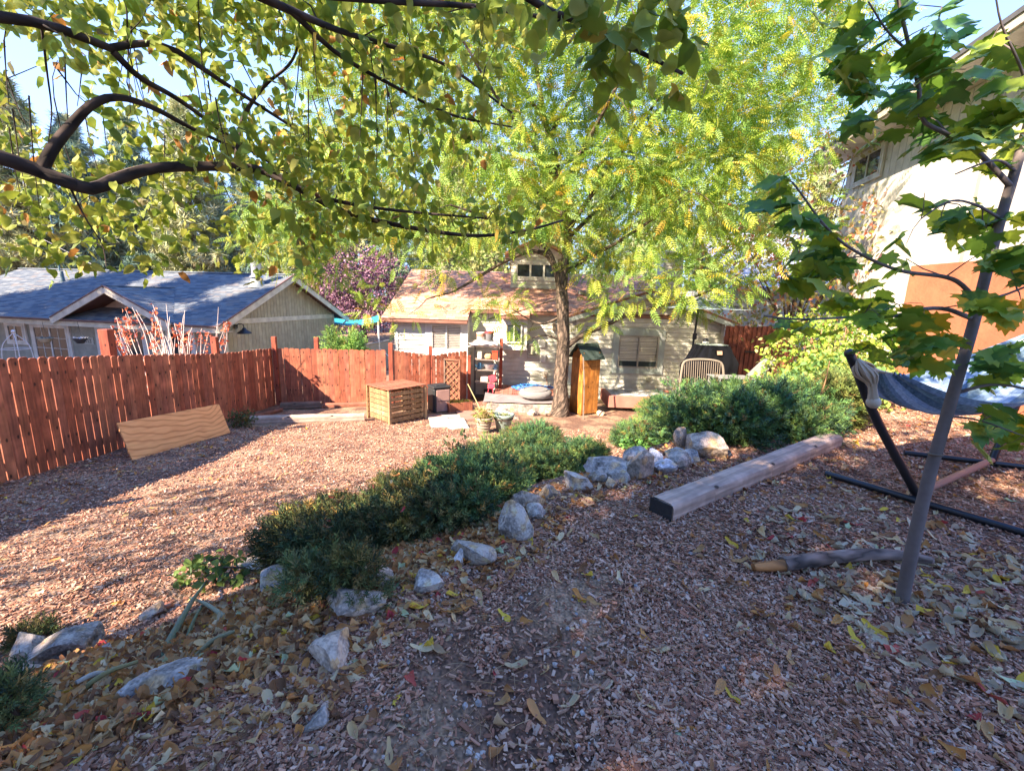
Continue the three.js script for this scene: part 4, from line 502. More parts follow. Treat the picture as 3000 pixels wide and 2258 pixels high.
// ---------- orange shed with green roof ----------
{
  const p = V(2.16, 0, -12.75), T = thing('garden_shed', 'narrow orange wooden garden shed with dark green pitched roof', 'shed', V(p.x, groundY(p.x, p.z) - 0.02, p.z), 0.5), r = rngOf(17), W = 0.6, D = 0.56, h = 1.74, or = [lin(0.72, 0.3, 0.055), lin(0.66, 0.26, 0.045), lin(0.77, 0.34, 0.07)].map((c) => stain(c, 0.6));
  for (const z of [D / 2, -D / 2]) for (let i = 0; i < 7; i++) part(T, 'plank', rbox(W / 7 - 0.003, h - 0.08, 0.016, 0.002, i * 0.2, i), pick(or, r), [-W / 2 + (i + 0.5) * W / 7, (h - 0.08) / 2 + 0.07, z]);
  for (const x of [W / 2 - 0.02, -W / 2 + 0.02]) for (let i = 0; i < 6; i++) { const zz = -D / 2 + 0.02 + (i + 0.5) * (D - 0.04) / 6; part(T, 'plank', rbox(0.016, h + 0.08, (D - 0.04) / 6 - 0.003, 0.002, i * 0.3, i), pick(or, r), [x, (h + 0.08) / 2 + 0.05, zz]); }
  part(T, 'batten', box(W - 0.02, 0.012, 0.004), stain(lin(0.4, 0.16, 0.03)), [0, h - 0.28, D / 2 + 0.011]); for (const [x, z] of [[-1, 1], [1, 1], [-1, -1], [1, -1]]) part(T, 'foot', box(0.06, 0.1, 0.06), or[1], [x * (W / 2 - 0.04), 0.05, z * (D / 2 - 0.05)]);
  const gm = M(lin(0.045, 0.075, 0.065), 0.95, { map: blotT, bumpMap: fineB, bumpScale: 0.003 }), k = 0.9;
  for (const x of [W / 2 - 0.028, -W / 2 + 0.012]) part(T, 'gable_end', prism([[-D / 2 + 0.02, h - 0.05], [D / 2 - 0.02, h - 0.05], [0, h + 0.3]], 0.016), or[0], [x, 0, 0], [0, Math.PI / 2, 0]);
  for (const s of [-1, 1]) part(T, 'roof_panel', rbox(W + 0.16, 0.022, 0.58, 0.004), gm, [0, h + 0.15, s * 0.2], [s * 0.85, 0, 0]);
  const sp = V(2.0, groundY(2.0, -11.85), -11.85), S = thing('wood_stake', 'thin grey wooden stake leaning before the orange shed', 'stake', sp); part(S, 'stick', tube([V(0.03, -0.1, 0), V(0, 0.9, 0), V(-0.07, 1.75, -0.05)], 0.022, 0.02, 6, 0.15, 2), oldWood[1]);
}
// ---------- barbecue, chair, lounger, umbrella ----------
{
  const z = -11.6, c = at(2078, 1050, { z }), gy = -1.25, T = thing('covered_barbecue', 'barbecue under a glossy black cover with a tan label patch', 'barbecue', V(c.x, gy, z)), top = at(2070, 1010, { z }).y - gy, w = at(2132, 1060, { z }).x - at(1996, 1060, { z }).x;
  const g = new THREE.BoxGeometry(1, 1, 1, 26, 20, 14), p = g.attributes.position; for (let i = 0; i < p.count; i++) { let x = p.getX(i), y = p.getY(i) + 0.5, zz = p.getZ(i); const yy = y * top, k = y > 0.72 ? lerp(1, 0.6, (y - 0.72) / 0.28) : 1, f = fbm(x * 7, y * 4, zz * 7 + 2, 3) - 0.5, drape = (1 - y) * Math.cos(x * 30 + zz * 20) * 0.02; p.setXYZ(i, x * w * k + (y > 0.72 ? 0.04 : 0) + f * 0.07 + drape * Math.sign(x), yy + (y > 0.98 ? f * 0.05 : 0), zz * 0.6 * (k * 0.7 + 0.3) + f * 0.08 + drape * Math.sign(zz)); } g.computeVertexNormals(); part(T, 'cover', g, new THREE.MeshPhysicalMaterial({ color: lin(0.005, 0.0055, 0.007), roughness: 0.45, specularIntensity: 0.4 })); part(T, 'label_patch', box(0.13, 0.1, 0.012), paint(lin(0.55, 0.35, 0.22)), [at(2092, 1050, { z }).x - c.x, at(2092, 1030, { z }).y - gy, 0.29], [-0.3, 0, 0.03]);
  part(T, 'lid_trim', rbox(w * 0.58, 0.025, 0.34, 0.01), paint(lin(0.4, 0.48, 0.42)), [0.03, top + 0.012, 0]);
  const u = at(2068, 1003, { z }), O = thing('egg_ornament', 'small white ornament with black cap on the covered barbecue', 'ornament', V(u.x, gy + top + 0.02, z)); part(O, 'body', new THREE.LatheGeometry([[0.001, 0], [0.085, 0.0], [0.085, 0.06], [0.05, 0.09], [0.001, 0.09]].map((q) => new THREE.Vector2(...q)), 16), trimW); part(O, 'cap', new THREE.SphereGeometry(0.08, 14, 8, 0, 6.3, 0, 1.6), black, [0, 0.075, 0]);
  // patio ground slab under them (structure)
  const cz = -10.6, cc = at(2058, 1085, { z: cz }), C = thing('rattan_chair', 'curved grey rattan bench with upright spindles behind the junipers', 'chair', V(cc.x, -1.18, cz)), rt = M(lin(0.2, 0.165, 0.12), 0.8), y1 = at(2058, 1055, { z: cz }).y + 1.18, hw = (at(2116, 1070, { z: cz }).x - at(1992, 1070, { z: cz }).x) / 2;
  part(C, 'back_frame', tube([V(-hw, 0.0, 0.12), V(-hw, y1 - 0.3, 0.02), V(-hw + 0.06, y1 - 0.06, -0.03), V(-hw + 0.25, y1, -0.05), V(hw - 0.25, y1, -0.05), V(hw - 0.06, y1 - 0.06, -0.03), V(hw, y1 - 0.3, 0.02), V(hw, 0, 0.12)], 0.028, 0.028, 8), rt);
  for (let i = 0; i < 17; i++) { const x = lerp(-hw + 0.08, hw - 0.08, i / 16); part(C, 'spindle', bar(V(x * 0.96, 0.4, 0.1), V(x, y1 - 0.03, -0.04), 0.009, 5), rt); } part(C, 'seat', rbox(2 * hw, 0.06, 0.55, 0.02), rt, [0, 0.42, 0.36]); for (const x of [-hw + 0.06, hw - 0.06]) part(C, 'leg', bar(V(x, 0, 0.6), V(x, 0.42, 0.58), 0.025, 6), rt); part(C, 'arm', tube([V(-hw, 0.62, 0.05), V(-hw - 0.03, 0.64, 0.35), V(-hw, 0.4, 0.6)], 0.024, 0.024, 6), rt); part(C, 'arm', tube([V(hw, 0.62, 0.05), V(hw + 0.03, 0.64, 0.35), V(hw, 0.4, 0.6)], 0.024, 0.024, 6), rt);
  part(C, 'cushion', rbox(hw * 1.6, 0.12, 0.45, 0.05), M(lin(0.5, 0.42, 0.34), 0.95), [0, 0.5, 0.35]);
  const lz = -10.2, lp = at(2235, 1075, { z: lz }), Ln = thing('deck_lounger', 'grey slatted deck lounger with raised back above the junipers', 'lounger', V(lp.x - 0.3, -1.1, lz), 0); const lm = paint(lin(0.3, 0.3, 0.28)), yb = at(2235, 1080, { z: lz }).y + 1.1; for (let i = 0; i < 5; i++) part(Ln, 'back_slat', rbox(0.62, 0.02, 0.09, 0.005), lm, [0.3, yb + 0.02, -0.24 + i * 0.11], [0, 0, 0.85]); for (let i = 0; i < 5; i++) part(Ln, 'seat_slat', rbox(0.9, 0.02, 0.09, 0.005), lm, [-0.42, yb - 0.22, -0.24 + i * 0.11]); for (const [x, zz] of [[-0.8, -0.25], [-0.8, 0.25], [0.05, -0.25], [0.05, 0.25]]) part(Ln, 'leg', box(0.05, yb - 0.23, 0.05), lm, [x, (yb - 0.23) / 2, zz]);
  const uz = -12.3, ub = at(2034, 1012, { z: uz }), ut = at(2046, 905, { z: uz }), U = thing('patio_umbrella', 'pale blue patio umbrella on a black pole near the barbecue', 'umbrella', V(ub.x - 0.1, -1.3, uz)), py = at(2046, 872, { z: uz }).y + 1.3, hem = at(2046, 903, { z: uz }).y + 1.3, rad = 1.45;
  part(U, 'pole', bar(V(0, 0, 0), V(0.12, py, 0), 0.03, 8), black); part(U, 'crank', rbox(0.1, 0.18, 0.1, 0.02), black, [0.08, at(2040, 985, { z: uz }).y + 1.3, 0.02]); part(U, 'base', cyl(0.28, 0.3, 0.08, 20), black, [0, 0.04, 0]);
  const cg = new THREE.ConeGeometry(rad, py - hem, 8, 6, true), cpn = cg.attributes.position; for (let i = 0; i < cpn.count; i++) { const rr = Math.hypot(cpn.getX(i), cpn.getZ(i)) / rad; cpn.setY(i, cpn.getY(i) - 0.1 * Math.sin(rr * Math.PI)); } cg.computeVertexNormals(); part(U, 'canopy', cg, new THREE.MeshPhysicalMaterial({ color: lin(0.36, 0.47, 0.58), roughness: 0.9, transmission: 0.25, thickness: 0, side: THREE.DoubleSide }), [0.12, (py + hem) / 2, 0]); for (let i = 0; i < 8; i++) { const a = i * Math.PI / 4; part(U, 'rib', bar(V(0.12, py - 0.05, 0), V(0.12 + Math.sin(a) * rad * 0.97, hem - 0.0, Math.cos(a) * rad * 0.97), 0.012, 4), black); }
}
// ---------- hammock and stand ----------
{
  const b = V(3.47, 0.05, -3.47), s = V(0.874, 0, -0.486), T = thing('hammock_stand', 'black tubular hammock stand with crossed feet on the mulch', 'hammock stand', V(0, 0, 0)), bm = M(lin(0.016, 0.017, 0.02), 0.35), far = b.clone().addScaledVector(s, 1.75); b.y = groundY(b.x, b.z) + 0.05; far.y = groundY(far.x, far.z) + 0.05;
  const foot = V(-0.53, 0, 0.85).normalize(), fb = (c, l0, l1) => { const p = c.clone().addScaledVector(foot, -l0), q = c.clone().addScaledVector(foot, l1); p.y = groundY(p.x, p.z) + 0.03; q.y = groundY(q.x, q.z) + 0.03; return bar(q, p, 0.031, 10); };
  const n1 = at(2420, 1390, { y: 0.03 }), n2 = at(3000, 1570, { y: 0.03 }), f1 = at(2650, 1325, { y: 0.03 }), f2 = at(3000, 1375, { y: 0.03 }); for (const q of [n1, n2, f1, f2]) q.y = groundY(q.x, q.z) + 0.035; n2.addScaledVector(n2.clone().sub(n1).normalize(), 0.25); f2.addScaledVector(f2.clone().sub(f1).normalize(), 0.35);
  part(T, 'foot_bar', bar(n1, n2, 0.031, 12), bm); part(T, 'foot_bar', bar(f1, f2, 0.031, 12), bm);
  const top = at(2490, 1035, { z: -3.05 }), knee = at(2560, 1210, { z: -3.18 }), fm = far.clone(), ftop = far.clone().addScaledVector(s, 0.85).setY(1.3);
  part(T, 'leg', tube([b, knee, at(2515, 1095, { z: -3.08 }), top], 0.034, 0.03, 10), bm); part(T, 'leg', tube([fm, far.clone().addScaledVector(s, 0.25).setY(0.5), far.clone().addScaledVector(s, 0.6).setY(1.0), ftop], 0.034, 0.03, 10), bm); part(T, 'spine', bar(b.clone().setY(b.y + 0.03), far.clone().setY(far.y + 0.03), 0.03, 10), M(lin(0.28, 0.16, 0.12), 0.6)); part(T, 'end_cap', new THREE.SphereGeometry(0.034, 10, 8), bm, top);
  // hammock: cloth slung between tops
  const Hm = thing('hammock', 'blue grey striped cloth hammock slung on the black stand', 'hammock', V(0, 0, 0)), h0 = at(2585, 1090, { z: -3.3 }), h1 = at(3120, 960, { z: -4.25 }), low = at(2800, 1200, { z: -3.75 }), nu = 48, nv = 26, pos = [], uv = [], idx = [];
  const axis = new THREE.QuadraticBezierCurve3(h0, low.clone().multiplyScalar(2).sub(h0.clone().add(h1).multiplyScalar(0.5)), h1), side = V(s.z, 0, -s.x);
  for (let i = 0; i <= nu; i++) { const t = i / nu, c = axis.getPoint(t), wd = 0.07 + 0.4 * Math.pow(Math.sin(Math.PI * cl(t * 0.95 + 0.03)), 0.75); for (let j = 0; j <= nv; j++) { const u = j / nv * 2 - 1, rip = 0.018 * Math.sin(j * 2.4 + t * 3) * (1 - 0.6 * Math.sin(Math.PI * t)); pos.push(c.x + side.x * u * wd, c.y + u * u * 0.2 * Math.sin(Math.PI * t) + rip, c.z + side.z * u * wd); uv.push(j / nv, t * 2); } }
  for (let i = 0; i < nu; i++) for (let j = 0; j < nv; j++) { const a = i * (nv + 1) + j, c = a + nv + 1; idx.push(a, a + 1, c, c, a + 1, c + 1); }
  const g = new THREE.BufferGeometry(); g.setAttribute('position', new THREE.Float32BufferAttribute(pos, 3)); g.setAttribute('uv', new THREE.Float32BufferAttribute(uv, 2)); g.setIndex(idx); g.computeVertexNormals();
  const ct = tex(256, (u, v) => { const k = Math.floor(u * 11), w = tf(u, v, 64, 5, 2) * 0.25; const c = [[0.42, 0.52, 0.6], [0.26, 0.36, 0.42], [0.62, 0.7, 0.76], [0.36, 0.45, 0.48], [0.5, 0.6, 0.7]][(k * 3) % 5]; return c.map((x) => x + w - 0.12); });
  part(Hm, 'cloth', g, new THREE.MeshPhysicalMaterial({ map: ct, roughness: 0.95, transmission: 0.25, thickness: 0, side: THREE.DoubleSide }));
  const st = M(lin(0.5, 0.42, 0.32), 0.95), r = rngOf(3), hangTop = at(2512, 1052, { z: -3.04 }); for (let i = 0; i < 14; i++) { const u = (i / 13 - 0.5); part(Hm, 'string', tube([hangTop, hangTop.clone().lerp(h0, 0.5).add(V(0, -0.02 + 0.03 * Math.sin(i * 3), u * 0.05)), h0.clone().addScaledVector(side, u * 0.14)], 0.006, 0.006, 4, 0, 0, 0.06), st); }
  const tl = []; for (let i = 0; i < 26; i++) { const a = i / 26 * 6.28, k = 0.03 + 0.03 * r(), p0 = hangTop, e = at(2556, 1130, { z: -3.02 }), f = at(2560, 1185, { z: -3.02 }); tl.push(tube([p0.clone().add(V(0.01 * Math.cos(a), 0, 0.01 * Math.sin(a))), p0.clone().lerp(e, 0.55).add(V(k * Math.cos(a) * 1.3, 0, k * Math.sin(a) * 1.3)), e.clone().add(V(0.4 * k * Math.cos(a), 0, 0.4 * k * Math.sin(a))), f.clone().add(V(0.035 * Math.cos(a), 0, 0.035 * Math.sin(a)))], 0.008, 0.007, 4, 0, 0, 0.04)); } part(Hm, 'tassel', merge(tl), st); part(Hm, 'knot', tr(new THREE.SphereGeometry(0.045, 12, 10), 0, 0, 0), st, at(2560, 1178, { z: -3.02 }));
}
// ---------- tree growing ----------
const qOf = (dir, up) => { const z = dir.clone().normalize(), x = up.clone().cross(z); if (x.lengthSq() < 1e-6) x.set(1, 0, 0); x.normalize(); const y = z.clone().cross(x); return new THREE.Quaternion().setFromRotationMatrix(new THREE.Matrix4().makeBasis(x, y, z)); };
function grow(tree, o) {      // o: limbs [{pts,r0,r1,name}], clumps [{p,r,n}], bark, leaf(r, p, out, clump) -> {p,q,s,c}
  const r = rngOf(o.seed), nodes = [], leaves = []; tree.updateMatrixWorld(); const off = tree.position;
  for (const l of o.limbs) { const pts = l.pts.map((p) => p.clone().sub(off)); part(tree, l.name ?? 'limb', tube(pts, l.r0, l.r1, l.seg ?? 9, l.rough ?? 0.12, r() * 9, l.step ?? 0, l.pow ?? 0.8), o.bark); const c = new THREE.CatmullRomCurve3(pts), n = Math.max(4, Math.round(c.getLength() / 0.25)); if (!l.bare) for (let i = Math.round(n * (l.from ?? 0.3)); i <= n; i++) nodes.push({ p: c.getPointAt(i / n), r: lerp(l.r0, l.r1, i / n) }); }
  const cs = o.clumps.map((c) => ({ ...c, p: c.p.clone().sub(off) })); for (const c of cs) { c.d = 1e9; for (const n of nodes) c.d = Math.min(c.d, n.p.distanceToSquared(c.p)); } cs.sort((a, b) => a.d - b.d);
  const tw = [];
  for (const c of cs) {
    let best = null, bd = 1e9; for (const n of nodes) { const d = n.p.distanceToSquared(c.p) * (n.r > 0.02 ? 1.15 : 1); if (d < bd) { bd = d; best = n; } }
    const L = Math.sqrt(best.p.distanceToSquared(c.p)), mid = best.p.clone().lerp(c.p, 0.5).add(V((r() - 0.5) * 0.22 * L, (r() - 0.2) * 0.2 * L, (r() - 0.5) * 0.22 * L)), ra = Math.min(best.r * 0.75, (o.tw ?? 0.006) + L * 0.011), rb = Math.min(ra * 0.6, o.tip ?? 0.004);
    if (L > 0.04) { tw.push(tube([best.p, mid, c.p], ra, rb, 5, 0, 0, Math.max(0.12, L / 8))); const cv = new THREE.CatmullRomCurve3([best.p, mid, c.p]); for (let i = 1; i <= 4; i++) nodes.push({ p: cv.getPointAt(i / 4), r: lerp(ra, rb, i / 4) }); }
    const out = c.p.clone().sub(best.p).normalize(); for (let i = 0; i < c.n; i++) leaves.push(o.leaf(r, c.p, out, c, mid));
  }
  if (tw.length) { const m = part(tree, 'twigs', merge(tw), o.bark); m.userData.kind = 'stuff'; }
  return leaves;
}
const rdir = (r) => { const a = r() * 6.283, y = r() * 2 - 1, k = Math.sqrt(1 - y * y); return V(Math.cos(a) * k, y, Math.sin(a) * k); };
const inBall = (r) => rdir(r).multiplyScalar(Math.cbrt(r()));
const C3 = (r, a) => { const c = pick(a, r), k = 0.8 + r() * 0.4; return lin(c[0] * k, c[1] * k, c[2] * k); };
// ---------- black walnut style tree with long compound leaves ----------
function compoundLeaf(n = 6, L = 0.42, lw = 0.04, ll = 0.115) {
  const pos = [], idx = [], q = (x, y, z) => { pos.push(x, y, z); return pos.length / 3 - 1; }, rach = (t) => [0, -0.16 * L * t * t * 1.6, L * t];
  const leaflet = (t, ang, s) => { const [x, y, z] = rach(t), dx = Math.sin(ang), dz = Math.cos(ang), px = dz, pz = -dx, l = ll * s, w = lw * s * 0.5; const a = q(x, y, z), b = q(x + dx * l * 0.4 + px * w, y - l * 0.08 + 0.004, z + dz * l * 0.4 + pz * w), m = q(x + dx * l * 0.45, y - l * 0.12 - 0.003, z + dz * l * 0.45), c = q(x + dx * l * 0.4 - px * w, y - l * 0.08 + 0.004, z + dz * l * 0.4 - pz * w), e = q(x + dx * l, y - l * 0.34, z + dz * l); idx.push(a, b, m, a, m, c, b, e, m, m, e, c); };
  for (let i = 0; i < n; i++) { const t = 0.2 + 0.75 * i / (n - 1), s = 0.75 + 0.35 * Math.sin(Math.PI * (i + 0.6) / n); leaflet(t, 1.05, s); leaflet(t, -1.05, s); } leaflet(1, 0, 0.95);
  for (let i = 0; i < 3; i++) { const [x, y, z] = rach(i / 3), [x2, y2, z2] = rach((i + 1) / 3), a = q(x - 0.003, y, z), b = q(x + 0.003, y, z), c = q(x2 - 0.003, y2, z2), d = q(x2 + 0.003, y2, z2); idx.push(a, b, c, b, d, c); }
  const g = new THREE.BufferGeometry(); g.setAttribute('position', new THREE.Float32BufferAttribute(pos, 3)); g.setIndex(idx); g.computeVertexNormals(); return g;
}
{
  const zt = -12.3, Q = (px, py, dz = 0) => at(px, py, { z: zt + dz }), r = rngOf(101), b = Q(1640, 1208); b.y = groundY(b.x, b.z) - 0.08;
  const T = thing('walnut_tree', 'tall shade tree with grey ridged trunk and feathery compound leaves', 'tree', b);
  const limbs = [
    { name: 'trunk', pts: [b, Q(1644, 1100), Q(1650, 1000), Q(1648, 900), Q(1646, 830), Q(1652, 760)], r0: (t) => 0.2 + 0.1 * Math.exp(-t * 14) - 0.05 * t, r1: 0.14, seg: 24, rough: 0.16, step: 0.06, bare: true },
    { pts: [Q(1640, 850), Q(1628, 790), Q(1600, 745), Q(1545, 738), Q(1480, 765), Q(1400, 812), Q(1330, 852), Q(1250, 875, 0.4)], r0: 0.095, r1: 0.02 }, { pts: [Q(1632, 800), Q(1612, 745), Q(1580, 705), Q(1530, 680, 0.6), Q(1440, 640, 1.4), Q(1320, 600, 2)], r0: 0.08, r1: 0.02 },
    { pts: [Q(1652, 780), Q(1664, 690), Q(1655, 600), Q(1630, 480), Q(1595, 340), Q(1570, 180), Q(1560, -50)], r0: 0.13, r1: 0.03 }, { pts: [Q(1655, 1020), Q(1700, 985), Q(1780, 950), Q(1850, 918), Q(1960, 890, 0.2), Q(2060, 860, 0.6), Q(2170, 800, 1)], r0: 0.085, r1: 0.02 },
    { pts: [Q(1640, 995), Q(1600, 982), Q(1560, 990)], r0: 0.04, r1: 0.02, bare: true }, { pts: [Q(1640, 930), Q(1590, 948), Q(1556, 938), Q(1500, 905, 0.2)], r0: 0.04, r1: 0.012 }, { pts: [Q(1645, 870), Q(1590, 888), Q(1520, 912), Q(1430, 935, 0.2)], r0: 0.03, r1: 0.01 },
    { pts: [Q(1655, 800), Q(1720, 755), Q(1800, 715, 0.5), Q(1900, 650, 1.2), Q(2020, 560, 1.8)], r0: 0.075, r1: 0.02 }, { pts: [Q(1660, 680), Q(1740, 560), Q(1850, 400, -0.6), Q(1960, 240, -1), Q(2040, 80, -1.2)], r0: 0.08, r1: 0.02 },
    { pts: [Q(1655, 640), Q(1520, 520, -0.8), Q(1360, 420, -1.4), Q(1180, 330, -1.6), Q(1020, 280, -1.8)], r0: 0.08, r1: 0.02 }, { pts: [Q(1640, 540), Q(1560, 420, 1), Q(1440, 260, 2), Q(1340, 90, 2.6)], r0: 0.07, r1: 0.02 },
    { pts: [Q(1640, 560), Q(1740, 380, 1.2), Q(1830, 200, 2.2), Q(1880, 20, 3)], r0: 0.07, r1: 0.02 }, { pts: [Q(1610, 400), Q(1700, 240, -1), Q(1780, 60, -1.8), Q(1800, -80, -2)], r0: 0.06, r1: 0.02 }, { pts: [Q(1600, 360), Q(1480, 200, -1), Q(1250, 60, -2), Q(1100, -60, -2)], r0: 0.06, r1: 0.02 }, { pts: [Q(1660, 700), Q(1820, 560, -2), Q(2020, 470, -2.6), Q(2220, 420, -3)], r0: 0.07, r1: 0.02 },
  ];
  const clumps = [], add = (n, x0, x1, y0, y1, z0, z1, rr, k, fn) => { for (let i = 0; i < n; i++) { const px = lerp(x0, x1, r()), py = lerp(y0, y1, r()); if (fn && !fn(px, py)) continue; let p; for (let q = 0; q < 14; q++) { p = at(px, py, { z: lerp(z0 - (q > 4 ? 0.5 * (q - 4) : 0), z1, r()) }); if (!shadesHouse(p)) break; } if (shadesHouse(p) && r() < 0.88) continue; clumps.push({ p, r: rr * (0.7 + 0.6 * r()), n: Math.round(k * (0.6 + 0.8 * r())) }); } };
  const shadesHouse = (p) => { for (const zz of [-14.6, -16]) { const t = (zz - p.z) / SUN.z; if (t <= 0) continue; const h = p.clone().addScaledVector(SUN, t); if (h.x > -4.6 && h.x < 1.0 && h.y > -2.2 && h.y < 2.4) return true; } const g = (-1.45 - p.y) / SUN.y, q = p.clone().addScaledVector(SUN, g); if (q.x > -1.2 && q.x < 1.6 && q.z < -12.6 && q.z > -15.2) return true; const t = (-15 - p.z) / SUN.z; if (t > 0) { const h = p.clone().addScaledVector(SUN, t); if (h.x > 2 && h.x < 7.5 && h.y > -2 && h.y < 2 && fbm(h.x * 1.7, h.y * 1.7, 2, 2) > 0.52) return true; } return false; };  // crown shaped for the light
  const hole = (px, py) => fbm(px / 150, py / 150, 9, 2) > 0.3;
  add(430, 860, 2280, -160, 690, -16, -10, 0.62, 32, hole); add(70, 1800, 2380, 300, 780, -13.5, -10.5, 0.5, 20); add(52, 900, 1340, 620, 815, -13, -10.8, 0.45, 13); add(22, 1060, 1250, 840, 930, -12.6, -11.2, 0.36, 11); add(5, 1250, 1330, 850, 940, -12.2, -11.4, 0.22, 6); add(14, 1400, 1540, 850, 915, -12.3, -11.9, 0.28, 6); add(7, 1480, 1570, 940, 985, -12.3, -12, 0.2, 5);
  add(34, 1790, 2230, 780, 885, -12.4, -10.8, 0.42, 12); add(10, 1690, 1800, 880, 965, -12.2, -11.9, 0.25, 5); add(26, 1680, 1860, 690, 800, -13, -11.5, 0.45, 10); add(70, 700, 950, 560, 790, -14.5, -11, 0.5, 13, (x, y) => y < 790 - (950 - x) * 0.25); add(70, 2050, 2560, -120, 420, -13.5, -10.5, 0.6, 24, hole); add(80, 1500, 2450, -160, 330, -15, -11, 0.6, 28); add(100, 1000, 2200, 0, 700, -12.5, -10, 0.5, 26); add(110, 500, 2500, -900, -150, -17, -7, 0.7, 16);
  const pal = [[0.34, 0.47, 0.05], [0.26, 0.42, 0.05], [0.42, 0.52, 0.06], [0.2, 0.36, 0.06], [0.48, 0.52, 0.07], [0.32, 0.48, 0.12]], yel = [[0.62, 0.5, 0.05], [0.66, 0.42, 0.06]];
  const lv = grow(T, { seed: 7, limbs, clumps, bark: barkM(lin(0.22, 0.18, 0.145), 0.02), leaf: (r, p, out, c) => { const o = inBall(r).multiplyScalar(c.r), d = o.clone().normalize().multiplyScalar(0.9).add(out.clone().multiplyScalar(0.4)).add(V(0, 0.1 - 0.5 * r(), 0)); return { p: p.clone().add(o), q: qOf(d, V((r() - 0.5) * 2, 1, (r() - 0.5) * 2)), s: 0.6 + r() * 0.45, c: C3(r, r() < 0.07 ? yel : pal) }; } });
  instances(T, 'crown', compoundLeaf(), leafM(lin(1, 1, 1), 0.5), lv);
  // bird feeder hung from a limb
  const f = Q(1563, 990), F = thing('bird_feeder', 'tube bird feeder with a dark tray hanging from the shade tree', 'bird feeder', V(f.x, f.y - 0.34, f.z)); part(F, 'tube', cyl(0.06, 0.06, 0.26, 14), M(lin(0.25, 0.24, 0.16), 0.3), [0, 0.02, 0]); part(F, 'tray', cyl(0.17, 0.13, 0.03, 18), M(lin(0.06, 0.05, 0.03), 0.6), [0, -0.13, 0]); part(F, 'roof', new THREE.ConeGeometry(0.11, 0.07, 14), M(lin(0.1, 0.08, 0.05), 0.5), [0, 0.18, 0]); part(F, 'hanger', bar(V(0, 0.2, 0), V(0, 0.36, 0), 0.006, 4), black);
}
// ---------- apple tree whose boughs hang over the yard (trunk behind the camera) ----------
const appleLeaf = (() => { const n = 6, pos = [], uv = [], idx = [], L = 0.078, W = 0.046; for (let i = 0; i <= n; i++) { const t = i / n, w = W * 0.5 * Math.pow(Math.sin(Math.PI * Math.pow(t, 0.75)), 0.8) * (i % 2 ? 1.04 : 0.98) + 0.0006, y = -0.014 * t * t * 4 * 0.35 + 0.004 * Math.sin(t * 9); pos.push(-w, y + w * 0.4, t * L, 0, y, t * L, w, y + w * 0.4, t * L); uv.push(0, t, 0.5, t, 1, t); } for (let i = 0; i < n; i++) for (let k = 0; k < 2; k++) { const a = i * 3 + k; idx.push(a, a + 3, a + 1, a + 1, a + 3, a + 4); } const g = new THREE.BufferGeometry(); g.setAttribute('position', new THREE.Float32BufferAttribute(pos, 3)); g.setAttribute('uv', new THREE.Float32BufferAttribute(uv, 2)); g.setIndex(idx); g.computeVertexNormals(); return g; })();
const inFrame = (p, m = 0) => { const [x, y] = toPx(p); return x > -m && x < 3000 + m && y > -m && y < 2258 + m; };
